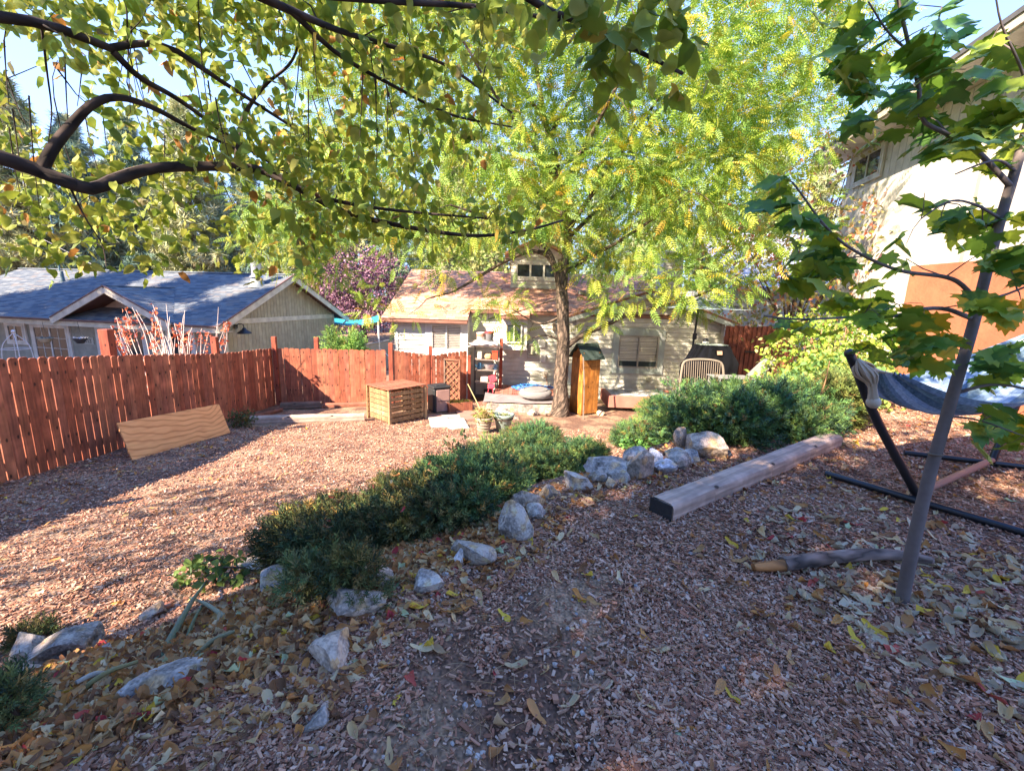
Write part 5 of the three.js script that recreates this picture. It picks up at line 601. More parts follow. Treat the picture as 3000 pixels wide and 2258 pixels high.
{
  const r = rngOf(202), Q = (px, py, z) => at(px, py, { z }), b = V(-3.9, groundY(-3.9, 1.3) - 0.1, 1.3), T = thing('apple_tree', 'old apple tree with dark crooked boughs arching over the yard', 'tree', b), fork = V(-3.8, 1.5, 1.0);
  const limbs = [
    { name: 'trunk', pts: [b, V(-3.95, 0.4, 1.2), fork], r0: 0.19, r1: 0.15, seg: 16, bare: true },
    { pts: [fork, V(-3.6, 2.1, -0.6), Q(-120, 430, -2.15), Q(0, 462, -2.25), Q(110, 500, -2.35), Q(200, 535, -2.4), Q(270, 553, -2.5), Q(340, 525, -2.6), Q(440, 495, -2.75), Q(600, 487, -2.95), Q(770, 500, -3.1), Q(880, 555, -3.2), Q(1000, 617, -3.3), Q(1180, 662, -3.4), Q(1400, 690, -3.5), Q(1560, 670, -3.6), Q(1650, 645, -3.7)], r0: 0.085, r1: 0.008, step: 0.06, pow: 0.7, from: 0.15, rough: 0.16 },
    { pts: [Q(120, 500, -2.36), Q(150, 440, -2.38), Q(200, 375, -2.45), Q(270, 305, -2.5), Q(340, 285, -2.6), Q(440, 312, -2.75), Q(560, 375, -2.9), Q(700, 440, -3.1)], r0: 0.03, r1: 0.008, from: 0 },
    { pts: [fork, V(-3.4, 2.4, -0.4), Q(-80, 45, -2.0), Q(0, 48, -2.1), Q(120, 68, -2.2), Q(230, 105, -2.35), Q(330, 142, -2.5), Q(420, 122, -2.6), Q(500, 140, -2.7), Q(620, 220, -2.85), Q(760, 310, -3.1), Q(900, 400, -3.3)], r0: 0.07, r1: 0.008, from: 0.2 },
    { pts: [Q(690, 490, -3.05), Q(698, 430, -3.05), Q(715, 340, -3.1), Q(770, 255, -3.1), Q(850, 185, -3.1), Q(880, 110, -3.0)], r0: 0.02, r1: 0.006, from: 0 }, { pts: [Q(760, 498, -3.1), Q(860, 545, -3.1), Q(960, 582, -3.1), Q(1080, 606, -3.1), Q(1250, 625, -3.15), Q(1430, 640, -3.2)], r0: 0.018, r1: 0.006, from: 0 },
    { pts: [Q(330, 150, -2.5), Q(400, 220, -2.6), Q(520, 290, -2.8), Q(700, 420, -3.1), Q(860, 520, -3.3)], r0: 0.018, r1: 0.006, from: 0 }, { pts: [Q(120, 70, -2.2), Q(135, 200, -2.3), Q(150, 330, -2.4), Q(140, 420, -2.45)], r0: 0.006, r1: 0.002, from: 0 }, { pts: [Q(200, 540, -2.4), Q(250, 640, -2.5), Q(300, 720, -2.6), Q(310, 780, -2.6)], r0: 0.006, r1: 0.002, from: 0 },
    { pts: [fork, V(-2.6, 2.7, -0.3), Q(650, -60, -1.9), Q(900, -20, -2.1), Q(1170, 5, -2.3), Q(1400, 20, -2.5), Q(1650, 60, -2.6)], r0: 0.06, r1: 0.008, from: 0.25 }, { pts: [Q(650, -60, -1.9), Q(850, 30, -2.2), Q(1000, 92, -2.5), Q(1160, 140, -2.7), Q(1300, 188, -2.9), Q(1500, 330, -3.2)], r0: 0.02, r1: 0.006, from: 0 }, { pts: [Q(850, 30, -2.2), Q(1000, 165, -2.6), Q(1150, 250, -2.8), Q(1320, 335, -3), Q(1500, 372, -3.2)], r0: 0.015, r1: 0.005, from: 0 },
    { pts: [fork, V(-1.8, 2.9, 0.2), V(-0.4, 3.0, -0.5), Q(1500, -60, -1.35), Q(1720, 75, -1.5), Q(1860, 145, -1.6), Q(2000, 215, -1.7)], r0: 0.05, r1: 0.006, from: 0.4 },
    { pts: [fork, V(-3.2, 2.6, 1.6), V(-1.8, 3.6, 2.2), V(0, 4.3, 2.5), V(1.8, 4.6, 2.6)], r0: 0.1, r1: 0.02 }, { pts: [fork, V(-3.9, 2.8, 2.2), V(-3.6, 3.9, 3.6), V(-3.2, 4.6, 5)], r0: 0.1, r1: 0.02 }, { pts: [fork, V(-4.4, 2.8, 1.0), V(-5.2, 3.8, 1.2), V(-6, 4.4, 1.5)], r0: 0.09, r1: 0.02 }, { pts: [fork, V(-3.3, 2.9, 0.6), V(-2.4, 4.2, 0.4), V(-1.2, 5, 0.2)], r0: 0.09, r1: 0.02 }, { pts: [fork, V(-3, 2.7, 2), V(-1.6, 3.4, 3.6), V(-0.2, 3.9, 5)], r0: 0.09, r1: 0.02 },
  ];
  const clumps = [], add = (n, x0, x1, y0, y1, z0, z1, rr, k, fn) => { for (let i = 0; i < n; i++) { const px = lerp(x0, x1, r()), py = lerp(y0, y1, r()); if (fn && !fn(px, py)) continue; clumps.push({ p: at(px, py, { z: lerp(z0, z1, r()) }), r: rr * (0.7 + 0.6 * r()), n: Math.round(k * (0.5 + r())) }); } };
  add(330, -100, 1560, -150, 640, -4.3, -2.5, 0.17, 13, (x, y) => y < 640 - Math.max(0, x - 1100) * 0.8 && fbm(x / 110, y / 110, 5, 2) > 0.36);
  add(50, 0, 900, 620, 790, -4, -2.6, 0.13, 7); add(45, 880, 1660, 590, 710, -3.7, -3.1, 0.11, 7); add(50, 300, 1500, 380, 640, -3.6, -2.8, 0.14, 9);
  add(60, -100, 1500, -100, 130, -3.2, -2.1, 0.15, 9); add(16, 1480, 2000, -60, 120, -1.7, -1.35, 0.1, 6, (x, y) => y < 90 + (x - 1480) * 0.15); add(10, 1750, 2000, 110, 240, -1.75, -1.55, 0.08, 5);
  for (let i = 0; i < 900; i++) { const o = inBall(r); const p = V(-1.6 + o.x * 5.6, 4.4 + o.y * 2.0, 1.9 + o.z * 4.6); if (inFrame(p, 260) || p.distanceTo(EYE) < 1.6) continue; clumps.push({ p, r: 0.42, n: 14, big: 1.3 }); }
  for (let i = 0; i < 46; i++) { const z = -2.5 - r() * 0.9, x = r() * 1300, y = r() * 420, dx = (r() - 0.2) * 160, dy = 130 + r() * 190; limbs.push({ name: 'twig', pts: [Q(x, y, z), Q(x + dx * 0.4, y + dy * 0.5, z - 0.05), Q(x + dx, y + dy, z - 0.1)], r0: 0.0045, r1: 0.0018, seg: 5, step: 0.1, rough: 0, from: 0 }); }
  for (let i = 0; i < 150; i++) { const o = inBall(r), p = V(-7.4 + o.x * 2.2, 4.1 + o.y * 1.0, 0.1 + o.z * 1.6); if (!inFrame(p, 200)) clumps.push({ p, r: 0.3, n: 16, big: 1.2 }); }
  const pal = [[0.26, 0.34, 0.04], [0.32, 0.38, 0.05], [0.19, 0.28, 0.045], [0.38, 0.42, 0.06], [0.42, 0.42, 0.08]], odd = [[0.5, 0.36, 0.06], [0.45, 0.2, 0.05], [0.3, 0.26, 0.12]];
  const lv = grow(T, { seed: 12, limbs, clumps, bark: barkM(lin(0.09, 0.07, 0.065), 0.006), tw: 0.003, tip: 0.002, leaf: (r, p, out, c) => { const o = inBall(r).multiplyScalar(c.r), d = rdir(r).multiplyScalar(0.8).add(V(0, -0.55, 0)); return { p: p.clone().add(o), q: qOf(d, rdir(r).add(V(0, 0.8, 0))), s: (0.75 + r() * 0.5) * (c.big ?? 1), c: C3(r, r() < 0.06 ? odd : pal) }; } });
  const seen = lv.map((l) => { const w = l.p.clone().add(T.position); return [inFrame(w, 20) ? w.distanceTo(EYE) : 1e9, l]; }).sort((a, b) => a[0] - b[0]), mats = [...pal, odd[0]].map((c) => leafM(lin(...c), 0.45));
  seen.slice(0, 290).forEach(([d, l], i) => { const m = part(T, 'leaf', appleLeaf, mats[Math.min(5, Math.floor(r() * 5.2))], l.p); m.quaternion.copy(l.q); m.scale.setScalar(l.s); });
  instances(T, 'crown', appleLeaf, leafM(lin(1, 1, 1), 0.5), seen.slice(290).map((s) => s[1]));
}
// ---------- maple sapling ----------
const mapleLeaf = (() => {
  const o = [[0, 0], [0.12, -0.1], [0.3, -0.06], [0.46, -0.12], [0.42, 0.06], [0.55, 0.16], [0.82, 0.2], [0.68, 0.32], [0.74, 0.5], [0.5, 0.44], [0.36, 0.46], [0.42, 0.66], [0.3, 0.74], [0.24, 0.9], [0.12, 0.84], [0, 1.12]], pts = [...o, ...o.slice(1, -1).reverse().map(([x, y]) => [-x, y])];
  const g = new THREE.ShapeGeometry(new THREE.Shape(pts.map((p) => new THREE.Vector2(p[0] * 0.085, p[1] * 0.085)))), p = g.attributes.position; for (let i = 0; i < p.count; i++) { const x = p.getX(i), y = p.getY(i); p.setXYZ(i, x, -Math.abs(x) * 0.22 - y * y * 1.6 + 0.006 * Math.sin(x * 90), y); } g.computeVertexNormals(); return g;
})();
{
  const r = rngOf(303), Q = (px, py, z) => at(px, py, { z }), b = at(2642, 1768, { y: 0 }); b.y = groundY(b.x, b.z) - 0.05; const zt = b.z;
  const T = thing('maple_sapling', 'young maple with slender grey trunk and broad lobed green leaves', 'tree', b), zs = (k) => zt - 0.12 * k;
  const limbs = [
    { name: 'trunk', pts: [b, Q(2680, 1580, zs(0)), Q(2722, 1400, zs(0.2)), Q(2765, 1250, zs(0.4)), Q(2803, 1120, zs(0.6)), Q(2850, 960, zs(0.9)), Q(2880, 840, zs(1.1)), Q(2930, 650, zs(1.4)), Q(2975, 500, zs(1.6)), Q(3030, 300, zs(1.8)), Q(3080, 60, zs(2))], r0: 0.033, r1: 0.018, seg: 14, step: 0.03, rough: 0.06, bare: true },
    { pts: [Q(2862, 880, zs(1)), Q(2820, 835, -2.3), Q(2775, 812, -2.25), Q(2645, 794, -2.2), Q(2551, 759, -2.15), Q(2461, 704, -2.1), Q(2400, 640, -2.1), Q(2358, 581, -2.1), Q(2322, 533, -2.1)], r0: 0.012, r1: 0.004, from: 0.1 }, { pts: [Q(2842, 930, zs(0.9)), Q(2771, 905, -2.2), Q(2706, 905, -2.15), Q(2612, 927, -2.1), Q(2480, 930, -2.05), Q(2330, 935, -2.0), Q(2240, 925, -2)], r0: 0.012, r1: 0.004, from: 0.2 },
    { pts: [Q(2806, 1150, zs(0.6)), Q(2860, 1135, -2.2), Q(2915, 1126, -2.2), Q(3010, 1140, -2.15), Q(3080, 1170, -2.1)], r0: 0.01, r1: 0.004, from: 0.3 }, { pts: [Q(2915, 1127, -2.2), Q(2945, 1060, -2.2), Q(3000, 1005, -2.2)], r0: 0.006, r1: 0.003, from: 0.3 }, { pts: [Q(2786, 1220, zs(0.5)), Q(2840, 1225, -2.2), Q(2900, 1240, -2.1), Q(2980, 1270, -2.05)], r0: 0.006, r1: 0.003, from: 0.5 },
    { pts: [Q(2885, 880, zs(1)), Q(2950, 862, -2.3), Q(3030, 830, -2.25)], r0: 0.01, r1: 0.004, from: 0.3 }, { pts: [Q(2962, 545, zs(1.5)), Q(2860, 440, -2.3), Q(2773, 391, -2.2), Q(2700, 345, -2.15), Q(2695, 270, -2.15), Q(2668, 152, -2.15), Q(2642, 40, -2.15), Q(2620, -60, -2.15)], r0: 0.014, r1: 0.006, from: 0.1 }, { pts: [Q(2668, 155, -2.15), Q(2600, 90, -2.1), Q(2545, 5, -2.05)], r0: 0.006, r1: 0.003, from: 0 }, { pts: [Q(2690, 250, -2.15), Q(2730, 140, -2.2), Q(2760, 20, -2.25)], r0: 0.007, r1: 0.003, from: 0 },
    { pts: [Q(3030, 300, zs(1.8)), Q(2980, 170, -2.3), Q(2935, 70, -2.25), Q(2915, -30, -2.2)], r0: 0.008, r1: 0.003, from: 0.2 }, { pts: [Q(2975, 500, zs(1.6)), Q(2930, 470, -2.25), Q(2880, 478, -2.2), Q(2800, 510, -2.15)], r0: 0.008, r1: 0.003, from: 0.2 }, { pts: [Q(2932, 640, zs(1.4)), Q(2860, 600, -2.25), Q(2780, 590, -2.15), Q(2700, 640, -2.1)], r0: 0.008, r1: 0.003, from: 0.2 },
  ];
  const clumps = [], add = (n, x0, x1, y0, y1, k = 3, z0 = -2.5, z1 = -2.0) => { for (let i = 0; i < n; i++) clumps.push({ p: at(lerp(x0, x1, r()), lerp(y0, y1, r()), { z: lerp(z0, z1, r()) }), r: 0.06, n: 1 + Math.round(r() * (k - 1)) }); };
  add(22, 2420, 2780, 10, 310); add(12, 2700, 3000, 20, 250, 2); add(20, 2700, 3010, 280, 480, 3); add(8, 2480, 2720, 300, 420, 2); add(8, 2240, 2440, 530, 700, 2, -2.2, -2); add(18, 2280, 2620, 700, 830, 2, -2.3, -2); add(24, 2270, 2760, 850, 1010, 2, -2.25, -1.95); add(12, 2640, 2860, 560, 760, 2); add(14, 2860, 3010, 560, 820, 2); add(6, 2640, 2800, 1000, 1090, 1); add(9, 2880, 3010, 1010, 1120, 2, -2.25, -2.1); add(8, 2880, 3010, 1180, 1330, 2, -2.2, -2.05); add(5, 2890, 3000, 840, 960, 2);
  const pal = [[0.16, 0.3, 0.035], [0.22, 0.35, 0.035], [0.28, 0.39, 0.04], [0.11, 0.24, 0.05], [0.34, 0.42, 0.045]], mats = pal.map((c) => leafM(lin(...c), 0.45, { roughness: 0.55 }));
  const lv = grow(T, { seed: 31, limbs, clumps, bark: M(lin(0.21, 0.17, 0.16), 0.85, { map: blotT, bumpMap: fineB, bumpScale: 0.002 }), tw: 0.002, tip: 0.0015, leaf: (r, p, out, c) => { const o = inBall(r).multiplyScalar(c.r), d = rdir(r).setY(-0.35 - 0.4 * r()).normalize(); return { p: p.clone().add(o), q: qOf(d, rdir(r).multiplyScalar(0.5).add(V(0, 1, 0))), s: 1.0 + r() * 0.55 }; } });
  lv.slice(0, 298).forEach((l) => { const m = part(T, 'leaf', mapleLeaf, pick(mats, r), l.p); m.quaternion.copy(l.q); m.scale.setScalar(l.s); });
  for (const [px, py] of [[2694, 1545], [2742, 1330], [2868, 900]]) { const c = Q(px, py, zt - 0.03).sub(b); part(T, 'bark_knot', tr(new THREE.TorusGeometry(0.027, 0.006, 6, 16), 0, 0, 0, Math.PI / 2 - 0.1), M(lin(0.24, 0.19, 0.15), 0.9, { map: blotT }), c); }
}
// ---------- loose broadleaf trees and shrubs ----------
function bush(name, label, cat, base, o) {      // ball-ish crown of simple leaves in clumps on real stems
  const r = rngOf(o.seed), T = thing(name, label, cat, base, 0, o.group), limbs = [], clumps = [];
  const c = base.clone().add(V(0, o.cy, 0)); if (o.trunk) limbs.push({ name: 'trunk', pts: [base, base.clone().add(V(0.05, o.trunk * 0.5, 0)), base.clone().add(V(0, o.trunk, 0))], r0: o.tr ?? 0.16, r1: (o.tr ?? 0.16) * 0.7, seg: 12 });
  const st = base.clone().add(V(0, o.trunk ?? 0, 0)); for (let i = 0; i < (o.stems ?? 7); i++) { const d = inBall(r), e = c.clone().add(V(d.x * o.R[0] * 0.8, Math.abs(d.y) * o.R[1] * 0.8, d.z * o.R[2] * 0.8)); limbs.push({ name: o.trunk ? 'limb' : 'stem', pts: [st, st.clone().lerp(e, 0.5).add(V((r() - 0.5) * 0.3, 0.1, (r() - 0.5) * 0.3)), e], r0: o.sr ?? 0.05, r1: 0.008, from: 0.25, seg: 6, step: 0.15 }); }
  for (let i = 0; i < o.n; i++) { const d = rdir(r).multiplyScalar(Math.pow(r(), 0.3)), p = c.clone().add(V(d.x * o.R[0], d.y * o.R[1], d.z * o.R[2])); if (fbm(p.x * 0.9 / o.cr * 0.4, p.y * 0.9 / o.cr * 0.4, p.z * 0.4 / o.cr, 2) < (o.hole ?? 0.3) || p.y < base.y + 0.05) continue; clumps.push({ p, r: o.cr * (0.7 + 0.6 * r()), n: o.k }); }
  const lv = grow(T, { seed: o.seed + 1, limbs, clumps, bark: o.bark ?? barkM(lin(0.25, 0.2, 0.16), 0.01), tw: 0.005, tip: 0.003, leaf: (r, p, out, cc) => { const q = inBall(r).multiplyScalar(cc.r), d = rdir(r).add(V(0, -0.3, 0)).addScaledVector(out, 0.4); return { p: p.clone().add(q), q: qOf(d, rdir(r).add(V(0, 0.9, 0))), s: 0.7 + r() * 0.6, c: C3(r, o.pal) }; } });
  instances(T, 'crown', o.leafGeo, leafM(lin(1, 1, 1), o.tm ?? 0.45), lv); return T;
}
{
  const L1 = simpleLeaf(0.14, 0.09), L2 = simpleLeaf(0.1, 0.06), gp = (px, z) => { const q = at(px, 900, { z }); return V(q.x, groundY(q.x, z) - 0.1, z); };
  bush('plum_tree', 'purple leaved plum tree behind the teal shade sail', 'tree', gp(1065, -30), { seed: 1, cy: 4.4, R: [3.1, 2.9, 2.4], n: 330, k: 30, cr: 0.5, trunk: 1.6, tr: 0.2, stems: 12, leafGeo: simpleLeaf(0.16, 0.11), pal: [[0.22, 0.1, 0.15], [0.3, 0.16, 0.22], [0.14, 0.06, 0.09], [0.36, 0.22, 0.28]], hole: 0.2, tm: 0.2 });
  bush('autumn_tree', 'loose tree turning yellow and orange before the tall pale house', 'tree', gp(2330, -15.5), { seed: 2, cy: 5.2, R: [3.4, 4.3, 2.6], n: 420, k: 18, cr: 0.5, trunk: 2.2, tr: 0.14, stems: 14, sr: 0.06, leafGeo: L1, pal: [[0.42, 0.4, 0.12], [0.5, 0.44, 0.2], [0.34, 0.36, 0.1], [0.62, 0.36, 0.16], [0.66, 0.22, 0.12], [0.3, 0.36, 0.08]], hole: 0.36 });
  bush('garden_shrub', 'bright green shrub with pale yellow flower heads before the terracotta wall', 'shrub', gp(2480, -9.3), { seed: 3, cy: 1.45, R: [1.5, 1.35, 1.1], n: 230, k: 26, cr: 0.28, stems: 16, sr: 0.025, leafGeo: L2, bark: M(lin(0.4, 0.18, 0.12), 0.8), pal: [[0.3, 0.42, 0.05], [0.22, 0.38, 0.06], [0.38, 0.48, 0.07], [0.55, 0.52, 0.2], [0.18, 0.32, 0.07]], hole: 0.2 });
  bush('garden_shrub', 'low light green shrub at the right end of the juniper hedge', 'shrub', onG(5.6, -7.4), { seed: 4, cy: 0.4, R: [0.9, 0.6, 0.7], n: 110, k: 22, cr: 0.2, stems: 9, sr: 0.015, leafGeo: L2, pal: [[0.26, 0.4, 0.08], [0.4, 0.45, 0.08], [0.18, 0.34, 0.1]], hole: 0.2 });
  bush('backdrop_tree', 'broad green tree rising behind the roof of the white house', 'tree', gp(1500, -30), { seed: 5, cy: 8, R: [6, 6, 4], n: 420, k: 26, cr: 0.8, trunk: 3, tr: 0.3, stems: 16, sr: 0.1, leafGeo: simpleLeaf(0.26, 0.17), pal: [[0.34, 0.4, 0.12], [0.42, 0.42, 0.16], [0.26, 0.36, 0.1]], hole: 0.3 });
  bush('backdrop_tree', 'light green tree standing behind the pale garage', 'tree', gp(2050, -27), { seed: 6, cy: 7.5, R: [5, 6, 4], n: 380, k: 24, cr: 0.8, trunk: 3, tr: 0.26, stems: 14, sr: 0.1, leafGeo: simpleLeaf(0.24, 0.15), pal: [[0.32, 0.44, 0.14], [0.4, 0.46, 0.2], [0.24, 0.38, 0.12]], hole: 0.3 });
  bush('backdrop_tree', 'pale yellow green tree beyond the gable of the grey green house', 'tree', gp(930, -36), { seed: 7, cy: 5, R: [4.5, 4, 3], n: 260, k: 24, cr: 0.8, trunk: 2, tr: 0.24, stems: 12, sr: 0.08, leafGeo: simpleLeaf(0.26, 0.17), pal: [[0.4, 0.4, 0.16], [0.46, 0.42, 0.2], [0.32, 0.36, 0.14]], hole: 0.3 });
  [[-8.7, 7.0, 14.2, 2.9], [-6.3, 9.6, 14.6, 3.0], [-3.9, 12.2, 14.6, 3.0], [-1.6, 14.6, 14, 2.8]].forEach(([x, z, h, R], i) => bush('evergreen_tree', 'tall dense evergreen in the row that shades the near mulch', 'tree', onG(x, z, -0.1), { seed: 20 + i, cy: h / 2 + 0.4, R: [R, h / 2, R], n: 560, k: 15, cr: 0.7, trunk: 3, tr: 0.25, stems: 12, sr: 0.08, leafGeo: simpleLeaf(0.34, 0.24), pal: [[0.07, 0.12, 0.05], [0.1, 0.15, 0.06]], hole: 0, tm: 0.05, group: 'evergreens that shade the near ground' }));
  bush('leafy_sprout', 'dark leafy sprout rising between the pots and junipers', 'plant', G(1345, 1370), { seed: 8, cy: 0.28, R: [0.26, 0.34, 0.2], n: 40, k: 5, cr: 0.08, stems: 7, sr: 0.008, leafGeo: simpleLeaf(0.07, 0.04), pal: [[0.06, 0.1, 0.04], [0.1, 0.15, 0.05], [0.2, 0.12, 0.06]], hole: 0 });
  bush('leafy_sprout', 'sprawling green leafy plant wilting on the leaf litter', 'plant', G(640, 1715), { seed: 9, cy: 0.1, R: [0.34, 0.14, 0.16], n: 46, k: 4, cr: 0.06, stems: 8, sr: 0.008, leafGeo: simpleLeaf(0.06, 0.045), pal: [[0.14, 0.24, 0.05], [0.2, 0.3, 0.07], [0.1, 0.18, 0.06]], hole: 0 });
  bush('leafy_sprout', 'ground ivy with scalloped leaves at the foot of the far junipers', 'plant', G(1880, 1315), { seed: 10, cy: 0.1, R: [0.5, 0.16, 0.3], n: 80, k: 4, cr: 0.08, stems: 8, sr: 0.006, leafGeo: simpleLeaf(0.08, 0.08), pal: [[0.12, 0.3, 0.06], [0.2, 0.4, 0.08], [0.08, 0.2, 0.06]], hole: 0 });
  // small dark shrub at the plywood end
  bush('leafy_sprout', 'small dark shrub at the end of the plywood board', 'shrub', G(708, 1252), { seed: 13, cy: 0.22, R: [0.3, 0.22, 0.26], n: 60, k: 9, cr: 0.08, stems: 6, sr: 0.01, leafGeo: simpleLeaf(0.05, 0.03), pal: [[0.06, 0.12, 0.04], [0.12, 0.16, 0.05], [0.2, 0.16, 0.05]], hole: 0 });
  // bare red-leaved shrub beyond the fence
  const rs = rngOf(88), z = -12.0, p0 = at(500, 1000, { z }), S = thing('red_leaf_shrub', 'bare pale stemmed shrub with clinging red brown leaves behind the fence', 'shrub', V(p0.x, groundY(p0.x, z), z)), lv = [], sm_ = M(lin(0.62, 0.55, 0.5), 0.9);
  for (let i = 0; i < 46; i++) { const px = lerp(310, 670, rs()), tip = at(px, lerp(890, 1000, Math.pow(rs(), 0.8)), { z: z + (rs() - 0.5) * 1.6 }).sub(S.position), a = V(tip.x * 0.45, 0.4, tip.z * 0.3); part(S, 'stem', tube([V(tip.x * 0.3, 0, 0), a.lerp(tip, 0.3).add(V((rs() - 0.5) * 0.2, 0, 0)), tip.clone().lerp(a, 0.35).add(V((rs() - 0.5) * 0.3, 0.05, 0)), tip], 0.018, 0.006, 5, 0, 0, 0.2), sm_); if (rs() < 0.5) for (let k = 0; k < 22; k++) lv.push({ p: tip.clone().lerp(a, rs() * 0.35).add(inBall(rs).multiplyScalar(0.1)), q: qOf(rdir(rs).add(V(0, -0.7, 0)), rdir(rs)), s: 0.7 + rs() * 0.6, c: C3(rs, [[0.55, 0.13, 0.06], [0.62, 0.2, 0.09], [0.45, 0.1, 0.05]]) }); }
  instances(S, 'crown', simpleLeaf(0.09, 0.05), leafM(lin(1, 1, 1), 0.3), lv);
}
// ---------- junipers ----------
const sprayG = (() => { const pos = [], idx = [], q = (a) => { pos.push(...a); return pos.length / 3 - 1; }; const r = rngOf(4), blade = (b, d, l, w) => { const s = d.clone().cross(rdir(r)).normalize().multiplyScalar(w), e = b.clone().addScaledVector(d, l), m = b.clone().addScaledVector(d, l * 0.4); const i = q(b.toArray()), j = q(m.clone().add(s).toArray()), k = q(m.clone().sub(s).toArray()), t = q(e.toArray()); idx.push(i, j, k, j, t, k); }; blade(V(0, 0, 0), V(0, 0.15, 1).normalize(), 0.15, 0.004); for (let i = 0; i < 13; i++) { const t = 0.15 + 0.8 * i / 13, a = i * 2.4, b = V(0, 0.02 * t, 0.14 * t), d = V(Math.cos(a) * 0.8, Math.sin(a) * 0.8, 0.9).normalize(); blade(b, d, 0.062 * (1.15 - t * 0.7), 0.0052); if (i % 2) blade(b.clone().addScaledVector(d, 0.025), V(Math.cos(a + 1) * 0.8, Math.sin(a + 1) * 0.8, 1).normalize(), 0.035, 0.004); } const g = new THREE.BufferGeometry(); g.setAttribute('position', new THREE.Float32BufferAttribute(pos, 3)); g.setIndex(idx); g.computeVertexNormals(); return g; })();
const junM = M(0xffffff, 0.85, { side: THREE.DoubleSide });
function juniper(base, R, n, pal, label, seed, o = {}) {
  const r = rngOf(seed), T = thing('juniper_shrub', label, 'shrub', base, 0, o.group), l = [], bark = barkM(lin(0.16, 0.11, 0.08), 0.004), lobes = []; for (let i = 0; i < (o.lobes ?? 12); i++) { const a = r() * 6.28, k = Math.sqrt(r()) * 0.72; lobes.push([V(Math.cos(a) * k * R[0], R[1] * (0.12 + 0.68 * r() * (1 - k * 0.55)), Math.sin(a) * k * R[2]), 0.17 + 0.17 * r(), 0.45 + 1.2 * r() * r() + 0.25 * r(), r()]); }
  for (const [c] of lobes) part(T, 'stem', tube([V(0, 0, 0), c.clone().multiplyScalar(0.5).add(V(0, 0.05, 0)), c.clone().add(V(0, 0.06, 0))], 0.022, 0.007, 5, 0.1, 1, 0.15), bark);
  for (let i = 0; i < n; i++) { const [c, k, br, hu] = lobes[Math.floor(r() * lobes.length)], d = rdir(r), rad = Math.pow(r(), 0.5), p = V(c.x + d.x * rad * k * R[0] * 1.15, c.y + d.y * rad * k * R[1] * 1.35, c.z + d.z * rad * k * R[2] * 1.15); if (p.y < 0.03 - 0.2 * Math.hypot(p.x / R[0], p.z / R[2])) continue; const dir = d.clone().multiplyScalar(1.1).add(V(p.x / R[0] * 0.6, 0.55, p.z / R[2] * 0.6)).add(rdir(r).multiplyScalar(0.3)); l.push({ p, q: qOf(dir, rdir(r)), s: (o.s ?? 1) * (0.75 + r() * 0.6), c: C3(r, r() < 0.06 ? [[0.2, 0.15, 0.05], [0.26, 0.2, 0.07]] : pal).multiply(lin(br * (0.85 + 0.5 * hu), br, br * (1.1 - 0.4 * hu))) }); }
  instances(T, 'foliage', sprayG, junM, l); return T;
}
